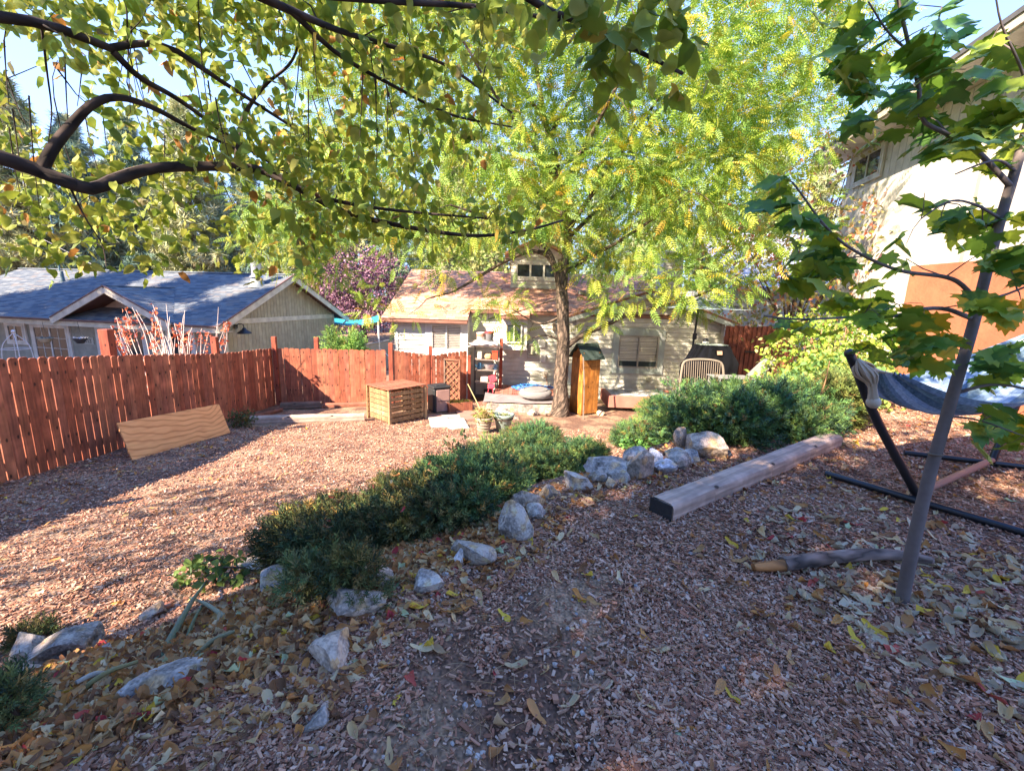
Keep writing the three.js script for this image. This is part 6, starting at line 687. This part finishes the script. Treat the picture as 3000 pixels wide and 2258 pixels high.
{
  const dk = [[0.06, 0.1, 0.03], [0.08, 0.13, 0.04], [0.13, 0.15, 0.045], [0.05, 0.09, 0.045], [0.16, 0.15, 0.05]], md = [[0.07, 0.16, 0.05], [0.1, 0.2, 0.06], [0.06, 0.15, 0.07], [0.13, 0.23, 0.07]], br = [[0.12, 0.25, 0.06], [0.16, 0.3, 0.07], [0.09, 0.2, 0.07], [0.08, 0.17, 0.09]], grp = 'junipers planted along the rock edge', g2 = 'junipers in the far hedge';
  const dn = 'low dark green juniper spreading along the rock edged bank', ds = [[1010, 1655, 0.6, 0.55, 0.5, dk], [1130, 1600, 0.62, 0.62, 0.55, dk], [1270, 1560, 0.58, 0.55, 0.5, dk], [1010, 1560, 0.5, 0.45, 0.45, dk], [1200, 1490, 0.55, 0.5, 0.55, dk], [1360, 1500, 0.55, 0.6, 0.5, md], [1480, 1450, 0.55, 0.62, 0.5, md], [1430, 1370, 0.7, 0.6, 0.6, md], [1590, 1400, 0.6, 0.62, 0.5, md], [1700, 1365, 0.55, 0.55, 0.5, md], [1560, 1320, 0.7, 0.65, 0.6, md], [1300, 1420, 0.55, 0.5, 0.5, md]];
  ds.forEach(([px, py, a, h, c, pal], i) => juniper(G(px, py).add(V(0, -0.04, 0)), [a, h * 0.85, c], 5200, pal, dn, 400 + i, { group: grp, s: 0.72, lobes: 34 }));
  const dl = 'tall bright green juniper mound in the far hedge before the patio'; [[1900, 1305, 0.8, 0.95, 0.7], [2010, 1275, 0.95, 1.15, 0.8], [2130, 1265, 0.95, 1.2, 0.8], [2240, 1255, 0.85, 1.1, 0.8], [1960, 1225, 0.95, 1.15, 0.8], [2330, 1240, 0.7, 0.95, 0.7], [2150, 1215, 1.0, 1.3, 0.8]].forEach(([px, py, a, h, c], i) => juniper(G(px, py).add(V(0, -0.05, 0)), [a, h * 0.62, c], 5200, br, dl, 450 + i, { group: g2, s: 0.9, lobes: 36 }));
  const yg = [[0.16, 0.25, 0.06], [0.22, 0.3, 0.08], [0.13, 0.22, 0.06]]; juniper(G(2400, 1235), [0.75, 0.75, 0.6], 2200, yg, 'yellowish green feathery conifer shrub at the end of the far hedge', 470, { s: 1.25 });
  juniper(G(60, 2130), [0.1, 0.24, 0.1], 330, dk, 'sparse spindly juniper on the leaf covered slope', 480, { lobes: 7, s: 0.5 }); juniper(G(110, 1890), [0.14, 0.16, 0.12], 170, dk, 'tiny juniper tuft growing over the grey rock', 481, { lobes: 5, s: 0.5 });
  juniper(G(1000, 1740), [0.34, 0.26, 0.26], 800, dk, 'small juniper offshoot drooping onto the leaf litter', 482, { lobes: 8, s: 0.6 });
  const q = at(1005, 1000, { z: -15 }); juniper(V(q.x, groundY(q.x, -15), -15), [0.85, 2.5, 0.7], 2600, [[0.2, 0.4, 0.08], [0.28, 0.5, 0.12], [0.14, 0.32, 0.08]], 'young bright green conifer poking above the rear fence', 483, { s: 1.7, lobes: 20 });
}
// ---------- pines in the distance ----------
const needleG = (() => { const pos = [], idx = [], r = rngOf(6); for (let i = 0; i < 26; i++) { const d = rdir(r).add(V(0, 0.25, 0)).normalize(), s = d.clone().cross(rdir(r)).normalize().multiplyScalar(0.028), e = d.clone().multiplyScalar(0.34 + 0.16 * r()), b = d.clone().multiplyScalar(0.03); const k = pos.length / 3; pos.push(...b.clone().add(s).toArray(), ...b.clone().sub(s).toArray(), ...e.toArray()); idx.push(k, k + 1, k + 2); } const g = new THREE.BufferGeometry(); g.setAttribute('position', new THREE.Float32BufferAttribute(pos, 3)); g.setIndex(idx); g.computeVertexNormals(); return g; })();
{
  const nm = M(0xffffff, 0.85, { side: THREE.DoubleSide }), bk = barkM(lin(0.3, 0.22, 0.17), 0.02), r = rngOf(55);
  function pine(x, z, h, i, label, pal, clear = 0.25, grp = 'pines standing behind the houses') {
    const base = V(x, groundY(x, z) - 0.2, z), T = thing('pine_tree', label, 'tree', base, 0, grp), l = [], rr = rngOf(900 + i), br = []; part(T, 'trunk', tube([V(0, 0, 0), V(0.1, h * 0.5, 0), V(0, h, 0)], 0.2 + h * 0.012, 0.04, 9, 0.1, i, 0.8), bk);
    for (let y = h * clear; y < h; y += h * 0.028) { const t = (y / h - clear) / (1 - clear), R = (0.16 * h) * (0.35 + 0.9 * Math.sin(Math.PI * (0.18 + 0.8 * t))) * (1 - t * 0.55); for (let k = 0; k < 5; k++) { const a = rr() * 6.28, L = R * (0.5 + 0.6 * rr()), e = V(Math.cos(a) * L, y - 0.08 * L + (rr() - 0.4) * 0.7, Math.sin(a) * L); br.push(bar(V(0, y, 0), e, 0.05, 4, 0.015)); for (let m = 0; m < 9; m++) { const f = 0.35 + 0.7 * rr(); l.push({ p: V(e.x * f, lerp(y, e.y, f), e.z * f).add(inBall(rr).multiplyScalar(0.55)), e: [rr() * 3, rr() * 6, rr() * 3], s: 0.9 + rr() * 0.9, c: C3(rr, pal) }); } } }
    const m = part(T, 'branches', merge(br), bk); m.userData.kind = 'stuff'; instances(T, 'crown', needleG, nm, l);
  }
  const bl = [[0.2, 0.29, 0.2], [0.28, 0.36, 0.22], [0.16, 0.26, 0.2], [0.4, 0.42, 0.24]], yg = [[0.4, 0.42, 0.2], [0.46, 0.45, 0.25], [0.3, 0.35, 0.16]];  // yg paints sunlight into the colour of every third pine
  const spots = [[30, -42], [110, -36], [200, -48], [270, -38], [350, -50], [420, -40], [500, -46], [580, -38], [660, -50], [740, -40], [820, -52], [905, -30], [980, -48], [1060, -56], [1150, -46], [1240, -52], [1330, -44], [-60, -40], [-140, -34], [1440, -60], [1600, -48], [1750, -58], [1900, -46], [2060, -55], [2220, -44], [2360, -50], [60, -60], [230, -62], [390, -64], [540, -62], [700, -64]];
  spots.forEach(([px, z], i) => { const q = at(px, 860, { z }), y = i % 3 === 1; pine(q.x, z, 13 + r() * 8, i, y ? 'pine with sunlight painted into its yellow green colour in the wood behind the houses' : 'blue green pine in the wood behind the houses', y ? yg : bl, i === 11 ? 0.45 : 0.12 + 0.15 * r(), y ? 'pines with sunlight painted into their colour behind the houses' : 'blue green pines behind the houses'); });
  [[-30, -6, 17], [-27, -13, 15], [-24.5, -1, 15], [-24, -10.5, 17], [-20.5, -8.5, 15]].forEach(([x, z, h], i) => pine(x, z, h, 60 + i, 'tall pine beside the street left of the grey green house', bl, 0.3, 'pines that shade the left roof'));
}
// ---------- rocks, broken branch, fallen bits ----------
function rockGeo(sx, sy, sz, seed, flat = 0.2) {
  const g = new THREE.IcosahedronGeometry(1, 7), p = g.attributes.position, r = rngOf(seed), cuts = []; for (let i = 0; i < 16; i++) cuts.push([rdir(r), 0.48 + 0.34 * r()]);
  for (let i = 0; i < p.count; i++) { const v = V(p.getX(i), p.getY(i), p.getZ(i)); for (const [n, d] of cuts) { const k = v.dot(n) - d; if (k > 0) v.addScaledVector(n, -k * 0.97); } const f = 1.18 + 0.2 * (fbm(v.x * 1.6 + seed, v.y * 1.6, v.z * 1.6, 3) - 0.5) + 0.12 * (fbm(v.x * 6 + seed, v.y * 7, v.z * 7, 3) - 0.5); p.setXYZ(i, v.x * f * sx, v.y * f * sy, v.z * f * sz); }
  g.computeVertexNormals(); return muv(g, seed * 0.37, seed * 0.21, 2.2);
}
{
  const gm = [stoneM(lin(0.56, 0.5, 0.42)), stoneM(lin(0.45, 0.4, 0.33)), stoneM(lin(0.58, 0.46, 0.34)), stoneM(lin(0.82, 0.8, 0.78))], grp = 'grey rocks edging the juniper bed', gl = 'grey granite rock in the row edging the juniper bed';
  const rocks = [[1520, 1585, 96, 140, 0, 'tall pale boulder standing upright in the rock edging', 1], [1478, 1560, 46, 46, 1], [1545, 1490, 92, 52, 2, 'whitish pink rock tucked under the junipers beside the tall boulder'], [1572, 1512, 66, 34, 0], [1605, 1462, 56, 58, 1, 'sharp grey wedge shaped rock between the junipers and the path'], [1688, 1432, 92, 56, 0], [1745, 1415, 64, 44, 1], [1785, 1392, 130, 70, 0, 'broad lichened rock in the big rock cluster'], [1872, 1398, 112, 80, 2, 'big brown faced rock in the middle of the rock cluster'], [1806, 1408, 64, 36, 1], [1792, 1424, 50, 26, 2], [1870, 1352, 90, 52, 0], [1918, 1362, 62, 48, 3, 'bright white rock in the rock cluster'], [1950, 1384, 62, 46, 3, 'white rock at the path side of the rock cluster'], [1988, 1368, 100, 62, 1, 'smooth grey slab rock at the end of the rock cluster'], [1738, 1374, 44, 44, 1], [1762, 1362, 36, 36, 0], [1998, 1312, 56, 66, 2, 'squarish brown rock at the foot of the far junipers'], [2062, 1335, 130, 76, 2, 'rounded tan boulder at the foot of the far junipers'], [2030, 1352, 80, 30, 0], [1380, 1648, 118, 72, 1], [1345, 1652, 40, 46, 3], [1250, 1730, 84, 70, 0, 'pale angular rock pointing up at the path edge'], [1128, 1712, 80, 58, 2, 'pinkish rock half buried in leaves below the junipers'], [1030, 1800, 170, 70, 2, 'long flat tan rock at the edge of the leaf slope'], [962, 1935, 140, 70, 2, 'yellowish flat topped rock sunk in the mulch'], [765, 1672, 118, 40, 1], [790, 1745, 150, 62, 1, 'rough flat slab lying among leaves below the junipers'], [182, 1925, 170, 96, 1, 'large grey boulder on the leaf slope at the sunny yard'], [298, 1925, 66, 40, 0], [445, 2045, 230, 60, 0, 'long pale slab lying in the dry leaves'], [60, 1930, 130, 90, 1], [442, 1812, 62, 46, 2], [60, 2010, 110, 70, 2], [930, 2130, 90, 40, 1]];
  rocks.forEach(([px, py, w, h, m, lab, up], i) => { const p = G(px, py), d = -p.clone().sub(EYE).applyQuaternion(camera.quaternion.clone().invert()).z / (1 + 0.25 * Math.pow((px - 1500) / 1500, 2)), sx = w / FPX * d * 0.56, sy = h / FPX * d * 0.62, g = rockGeo(sx, sy, sx * (up ? 0.6 : 0.75), 30 + i); solo('rock', g, gm[m], lab ?? gl, 'rock', V(p.x, groundY(p.x, p.z) + sy * 0.42, p.z - sx * 0.3), [0, i * 1.7, up ? 0.2 : 0], lab ? undefined : grp); });
  for (const [px, py, lab] of [[1470, 1205, 'pale round boulder at the corner of the red deck'], [1560, 1215, 'flat mossy stone in the low wall below the mat'], [1505, 1228, 'tan stone in the low wall behind the green pot'], [1610, 1216, 'small grey stone beside the shade tree foot'], [1760, 1215, 'rough grey stone right of the orange shed'], [1775, 1160, 'dark stone by the corner of the red platform']]) { const p = G(px, py), s = 0.12 + 0.1 * hash(px, 1, 1); solo('rock', rockGeo(s * 1.4, s * 0.8, s, px), gm[px % 3], lab, 'rock', V(p.x, p.y + s * 0.35, p.z), [0, px, 0]); }
  // broken branch with orange inner wood
  const q = (px, py, dy) => { const p = G(px, py); p.y += dy; return p; }, B = thing('broken_branch', 'thick broken branch with orange splintered end lying by the young maple', 'branch', V(0, 0, 0)); const pts = [q(2290, 1672, 0.04), q(2400, 1660, 0.055), q(2540, 1648, 0.06), q(2640, 1648, 0.05), q(2725, 1655, 0.03)]; part(B, 'bark', tube(pts, 0.047, 0.03, 14, 0.18, 4, 0.02), barkM(lin(0.32, 0.26, 0.24), 0.01));
  const e0 = pts[0].clone().add(V(0.03, 0, 0)), e1 = q(2205, 1676, 0.035); part(B, 'splintered_end', tube([e0, e0.clone().lerp(e1, 0.55), e1], 0.042, 0.024, 10, 0.3, 7, 0.02), M(lin(0.62, 0.28, 0.09), 0.8, { map: woodT })); 
  const r = rngOf(77), ap = (px, py) => { const p = G(px, py), g = new THREE.SphereGeometry(0.034, 16, 12), pp = g.attributes.position; for (let i = 0; i < pp.count; i++) { const y = pp.getY(i) / 0.034, k = 1 - 0.25 * Math.exp(-Math.pow((y - 1) * 4, 2)); pp.setY(i, pp.getY(i) * k * 0.9); } g.computeVertexNormals(); return [g, p]; };
  for (const [px, py, lab] of [[492, 1785, 'brown fallen apple beside the pale stone in the leaves'], [768, 1808, 'orange fallen apple with a green side on dry leaves']]) { const [g, p] = ap(px, py), A = thing('fallen_apple', lab, 'apple', V(p.x, p.y + 0.03, p.z)); part(A, 'fruit', g, M(px > 600 ? lin(0.55, 0.22, 0.07) : lin(0.4, 0.15, 0.07), 0.5)); part(A, 'stalk', bar(V(0, 0.025, 0), V(0.006, 0.045, 0), 0.0018, 4), M(lin(0.1, 0.06, 0.03))); }
  // fleshy green stalks lying in the leaves
  const stalk = (a, b, r0, r1, c, lab) => { const p = G(...a), e = G(...b), m = p.clone().lerp(e, 0.5); p.y += r0; e.y += r1 + 0.06; m.y += 0.07; solo('cut_stalk', tube([p, m, e], r0, r1, 8, 0.1, 2, 0.02), M(c, 0.7, { map: blotT }), lab, 'plant stalk'); };
  stalk([468, 1945], [606, 1725], 0.022, 0.009, lin(0.16, 0.24, 0.15), 'thick green cut stalk sloping through the dry leaves'); stalk([530, 1930], [600, 1790], 0.012, 0.006, lin(0.12, 0.2, 0.1), 'thin green stalk beside the thick cut stalk'); stalk([330, 1990], [230, 2040], 0.016, 0.01, lin(0.5, 0.48, 0.42), 'pale grey dried stalk on the leaf slope'); stalk([215, 2050], [410, 1975], 0.014, 0.008, lin(0.34, 0.3, 0.12), 'olive brown stalk lying across the leaves'); stalk([690, 1840], [560, 1775], 0.016, 0.008, lin(0.36, 0.4, 0.26), 'bent pale green stalk near the fallen apple'); stalk([560, 1945], [690, 1885], 0.014, 0.008, lin(0.3, 0.28, 0.14), 'short brown stalk lying near the fallen leaves centre');
  // agave-like offset
  const ag = G(800, 1695), A = thing('strap_leaf_plant', 'little strap leaved plant beside the flat slab', 'plant', ag); for (const [dx, dy, dz, c] of [[0.02, 0.16, 0, lin(0.1, 0.2, 0.12)], [0.09, 0.12, 0.02, lin(0.14, 0.24, 0.14)], [0.16, 0.04, 0.03, lin(0.4, 0.46, 0.25)], [-0.17, 0.02, 0.04, lin(0.28, 0.28, 0.08)]]) part(A, 'blade', tube([V(0, 0, 0), V(dx * 0.5, dy * 0.7 + 0.02, dz), V(dx, dy, dz)], 0.012, 0.003, 5), M(c, 0.6));
  // thin bare stick planted near the far timber
  const sp = G(2370, 1262), S = thing('garden_stick', 'thin bare stick standing near the far end of the timber', 'stick', sp); part(S, 'stick', tube([V(0, -0.05, 0), V(0.02, 0.3, 0), V(0.1, 0.62, 0), V(0.12, 0.95, 0)], 0.014, 0.005, 6, 0.2, 3), rawWood[1]); part(S, 'side_twig', bar(V(0.06, 0.48, 0), V(0.14, 0.62, 0.04), 0.006, 4), rawWood[1]);
}
// ---------- mulch chips, dry leaves, pebbles, needles ----------
{
  const r = rngOf(500), near = (x, z) => Math.hypot(x, z), chip = () => { const g = new THREE.BoxGeometry(1, 0.22, 0.36), p = g.attributes.position, rr = rngOf(Math.floor(r() * 1e6)); const o = new Map(); for (let i = 0; i < p.count; i++) { const k = [p.getX(i), p.getY(i), p.getZ(i)].map((v) => Math.sign(v)).join(); if (!o.has(k)) o.set(k, [rr() * 0.34, rr() * 0.1, rr() * 0.16]); const d = o.get(k); p.setXYZ(i, p.getX(i) * (1 - d[0]), p.getY(i) - d[1] * 0.6, p.getZ(i) * (1 - d[2]) + d[1]); } const h = g.toNonIndexed(); h.computeVertexNormals(); return h; };
  const pal = [[0.36, 0.165, 0.095], [0.44, 0.225, 0.14], [0.27, 0.115, 0.065], [0.5, 0.3, 0.195], [0.18, 0.085, 0.052], [0.52, 0.36, 0.26], [0.38, 0.225, 0.145]], cm = M(0xffffff, 0.95);
  const bare = (x, z) => { const d = Math.abs(x + 0.15 - 0.32 * (-z - 1.2)); return sst(0.75, 0.25, d) * sst(0.42, 0.6, fbm(x * 1.6, z * 1.6, 8, 3)) * (z > -3.6 ? 1 : 0); };
  const sets = [[], [], []]; let tries = 0;
  while (sets[0].length + sets[1].length + sets[2].length < 185000 && tries++ < 1100000) {
    const a = (r() - 0.5) * 2.15, d = 0.95 * Math.pow(11.5 / 0.95, Math.pow(r(), 0.92)), x = Math.sin(a) * d, z = -Math.cos(a) * d; if (x < -6.9 || x > 7.4) continue; const e = edgeDist(x, z); if (r() < bare(x, z) * 0.88) continue; if (e > 0.1 && e < 1.5 && r() < 0.55) continue; if (z < -10.6 && x > -2.2) continue;
    const s = 0.011 + 0.026 * Math.pow(r(), 2.5) + (r() < 0.03 ? 0.022 * r() + 0.01 : 0) + d * 0.0016, y = groundY(x, z); sets[Math.floor(r() * 3)].push({ p: V(x, y + 0.003 + r() * 0.012, z), e: [(r() - 0.5) * 0.9, r() * 6.28, (r() - 0.5) * 0.9], s: V(s * (0.6 + r() * 0.8), s * (0.5 + r() * 0.6), s * (0.55 + r() * 0.6)), c: C3(r, pal) });
  }
  sets.forEach((l) => instances(scene, 'mulch_chips', chip(), cm, l, 'red brown bark mulch chips scattered over the ground', 'mulch'));
  // dry leaves
  const crisp = (L, W, k) => { const rr = rngOf(k * 77), n = 6, pos = [], idx = [], a = rr() * 3, tw = (rr() - 0.5) * 1.2, cu = 0.9 + rr() * 0.8, bend = (rr() - 0.3) * 1.4; for (let i = 0; i <= n; i++) { const t = i / n, w = W * 0.5 * Math.pow(Math.sin(Math.PI * (0.04 + 0.93 * Math.pow(t, 0.85))), 0.85) * (0.85 + 0.2 * Math.sin(t * 11 + a)); for (let j = -2; j <= 2; j++) { const u = j / 2, ang = u * cu * (0.7 + 0.5 * Math.sin(t * 5 + a)), x = Math.sin(ang) * w / Math.max(0.6, cu) * 1.2, y = (1 - Math.cos(ang)) * w * 1.3 + L * 0.16 * bend * (t - 0.5) * (t - 0.5) * 4, c = Math.cos(tw * (t - 0.5)), s = Math.sin(tw * (t - 0.5)); pos.push(x * c - y * s, x * s + y * c + 0.006, (t - 0.5) * L); } }
    for (let i = 0; i < n; i++) for (let j = 0; j < 4; j++) { const q = i * 5 + j; idx.push(q, q + 5, q + 1, q + 1, q + 5, q + 6); } const g = new THREE.BufferGeometry(); g.setAttribute('position', new THREE.Float32BufferAttribute(pos, 3)); g.setIndex(idx); g.computeVertexNormals(); return g; };
  const lp = [[0.5, 0.28, 0.11], [0.58, 0.4, 0.19], [0.38, 0.18, 0.065], [0.62, 0.48, 0.27], [0.3, 0.14, 0.06], [0.54, 0.25, 0.07], [0.42, 0.28, 0.15], [0.2, 0.1, 0.05], [0.46, 0.22, 0.08]], red = [[0.42, 0.06, 0.06], [0.5, 0.1, 0.07]], yl = [[0.66, 0.45, 0.06]], grn = [[0.5, 0.55, 0.3]], LS = [[], [], [], []]; tries = 0;
  while (LS.reduce((s, l) => s + l.length, 0) < 14000 && tries++ < 900000) {
    const a = (r() - 0.5) * 2.1, d = 0.9 * Math.pow(11 / 0.9, Math.pow(r(), 0.85)), x = Math.sin(a) * d, z = -Math.cos(a) * d; if (x < -6.9 || x > 7.3) continue; const e = edgeDist(x, z), sap = Math.exp(-(Math.pow(x - 2.6, 2) + Math.pow(z + 2.3, 2)) / 0.9);
    let w = 0.007; if (e > -0.12 && e < 1.5 && z > -3.3) w = 1 * sst(-0.12, 0.1, e) * sst(1.55, 0.9, e); else if (e > -0.35 && e < 0.3) w = 0.16; w = Math.max(w, 0.17 * sap, z < -4 && e > 1 ? 0.02 : 0); if (x < -4.2 && z < -2) w = Math.max(w, x < -5.3 ? 0.09 : 0.02); if (x > 1.2 && z < -3.4 && e < 0) w = Math.max(w, 0.07); if (r() > w) continue;
    const n = r(), y = groundY(x, z), lay = e > 0 && e < 1.4 && z > -3.3 ? r() * 0.03 : r() * 0.008; LS[Math.floor(r() * 4)].push({ p: V(x, y + 0.004 + lay, z), e: [(r() - 0.5) * 1.1, r() * 6.28, (r() - 0.5) * 1.1 + (r() < 0.3 ? 3.14 : 0)], s: 0.55 + r() * 0.45 + (sap > 0.3 ? 0.2 : 0), c: C3(r, n < 0.018 ? red : n < 0.05 ? yl : n < 0.07 ? grn : sap > 0.3 && n < 0.7 ? [[0.52, 0.44, 0.3], [0.58, 0.48, 0.3], [0.46, 0.36, 0.22], [0.36, 0.26, 0.16]] : lp) });
  }
  LS.forEach((l, i) => instances(scene, 'fallen_leaves', crisp(0.085 + 0.012 * i, 0.085 + 0.008 * ((i * 3) % 4), i + 1), leafM(lin(1, 1, 1), 0.15, { roughness: 0.9 }), l, 'curled dry tan and orange leaves littering the ground', 'dry leaves'));
  const jl = []; for (const o of scene.children.filter((c) => c.name.startsWith('juniper_shrub')).slice(0, 8)) for (let i = 0; i < 9; i++) { const a = r() * 6.28; jl.push({ p: o.position.clone().add(V(Math.cos(a) * 0.4 * r(), 0.3 + 0.28 * r(), Math.sin(a) * 0.4 * r())), e: [r() - 0.5, r() * 6.28, r() - 0.5], s: 0.6 + r() * 0.4, c: C3(r, [...lp, ...red]) }); } instances(scene, 'caught_leaves', crisp(0.08, 0.05, 9), leafM(lin(1, 1, 1), 0.15), jl, 'dry leaves caught in the dark junipers', 'dry leaves');
  // pebbles and pine needles
  const pg = rockGeo(1, 0.6, 0.8, 5), pb = [], nd = []; { const s = new THREE.IcosahedronGeometry(1, 1), p = s.attributes.position; for (let i = 0; i < p.count; i++) { const f = 0.8 + 0.5 * noise(p.getX(i) * 2 + 5, p.getY(i) * 2 + 5, p.getZ(i) * 2 + 5); p.setXYZ(i, p.getX(i) * f, p.getY(i) * f * 0.6, p.getZ(i) * f * 0.8); } s.computeVertexNormals(); for (let i = 0; i < 1500; i++) { const a = (r() - 0.5) * 2.1, d = 0.95 * Math.pow(8, r()), x = Math.sin(a) * d, z = -Math.cos(a) * d; pb.push({ p: V(x, groundY(x, z) + 0.006, z), e: [r(), r() * 6, r()], s: 0.0035 + 0.011 * Math.pow(r(), 3) + 0.0006 * d, c: C3(r, [[0.36, 0.34, 0.32], [0.46, 0.42, 0.38], [0.28, 0.28, 0.28], [0.42, 0.34, 0.3]]) }); } instances(scene, 'pebbles', s, M(0xffffff, 0.9), pb, 'small grey and white pebbles among the mulch', 'pebbles'); }
  const ng = tube([V(-0.5, 0, 0), V(0, 0.06, 0.05), V(0.5, 0, 0)], 0.008, 0.006, 3, 0, 0, 0.3); for (let i = 0; i < 1500; i++) { const a = (r() - 0.5) * 2.1, d = 0.95 * Math.pow(5, r()), x = Math.sin(a) * d, z = -Math.cos(a) * d; nd.push({ p: V(x, groundY(x, z) + 0.014, z), e: [(r() - 0.5) * 0.3, r() * 6.28, (r() - 0.5) * 0.3], s: V(0.07 + 0.09 * r(), 0.12, 0.12), c: C3(r, [[0.45, 0.3, 0.16], [0.36, 0.22, 0.12], [0.55, 0.42, 0.24]]) }); } instances(scene, 'pine_needles', ng, M(0xffffff, 0.9), nd, 'brown pine needles strewn over the mulch', 'pine needles');
}
renderer.render(scene, camera);
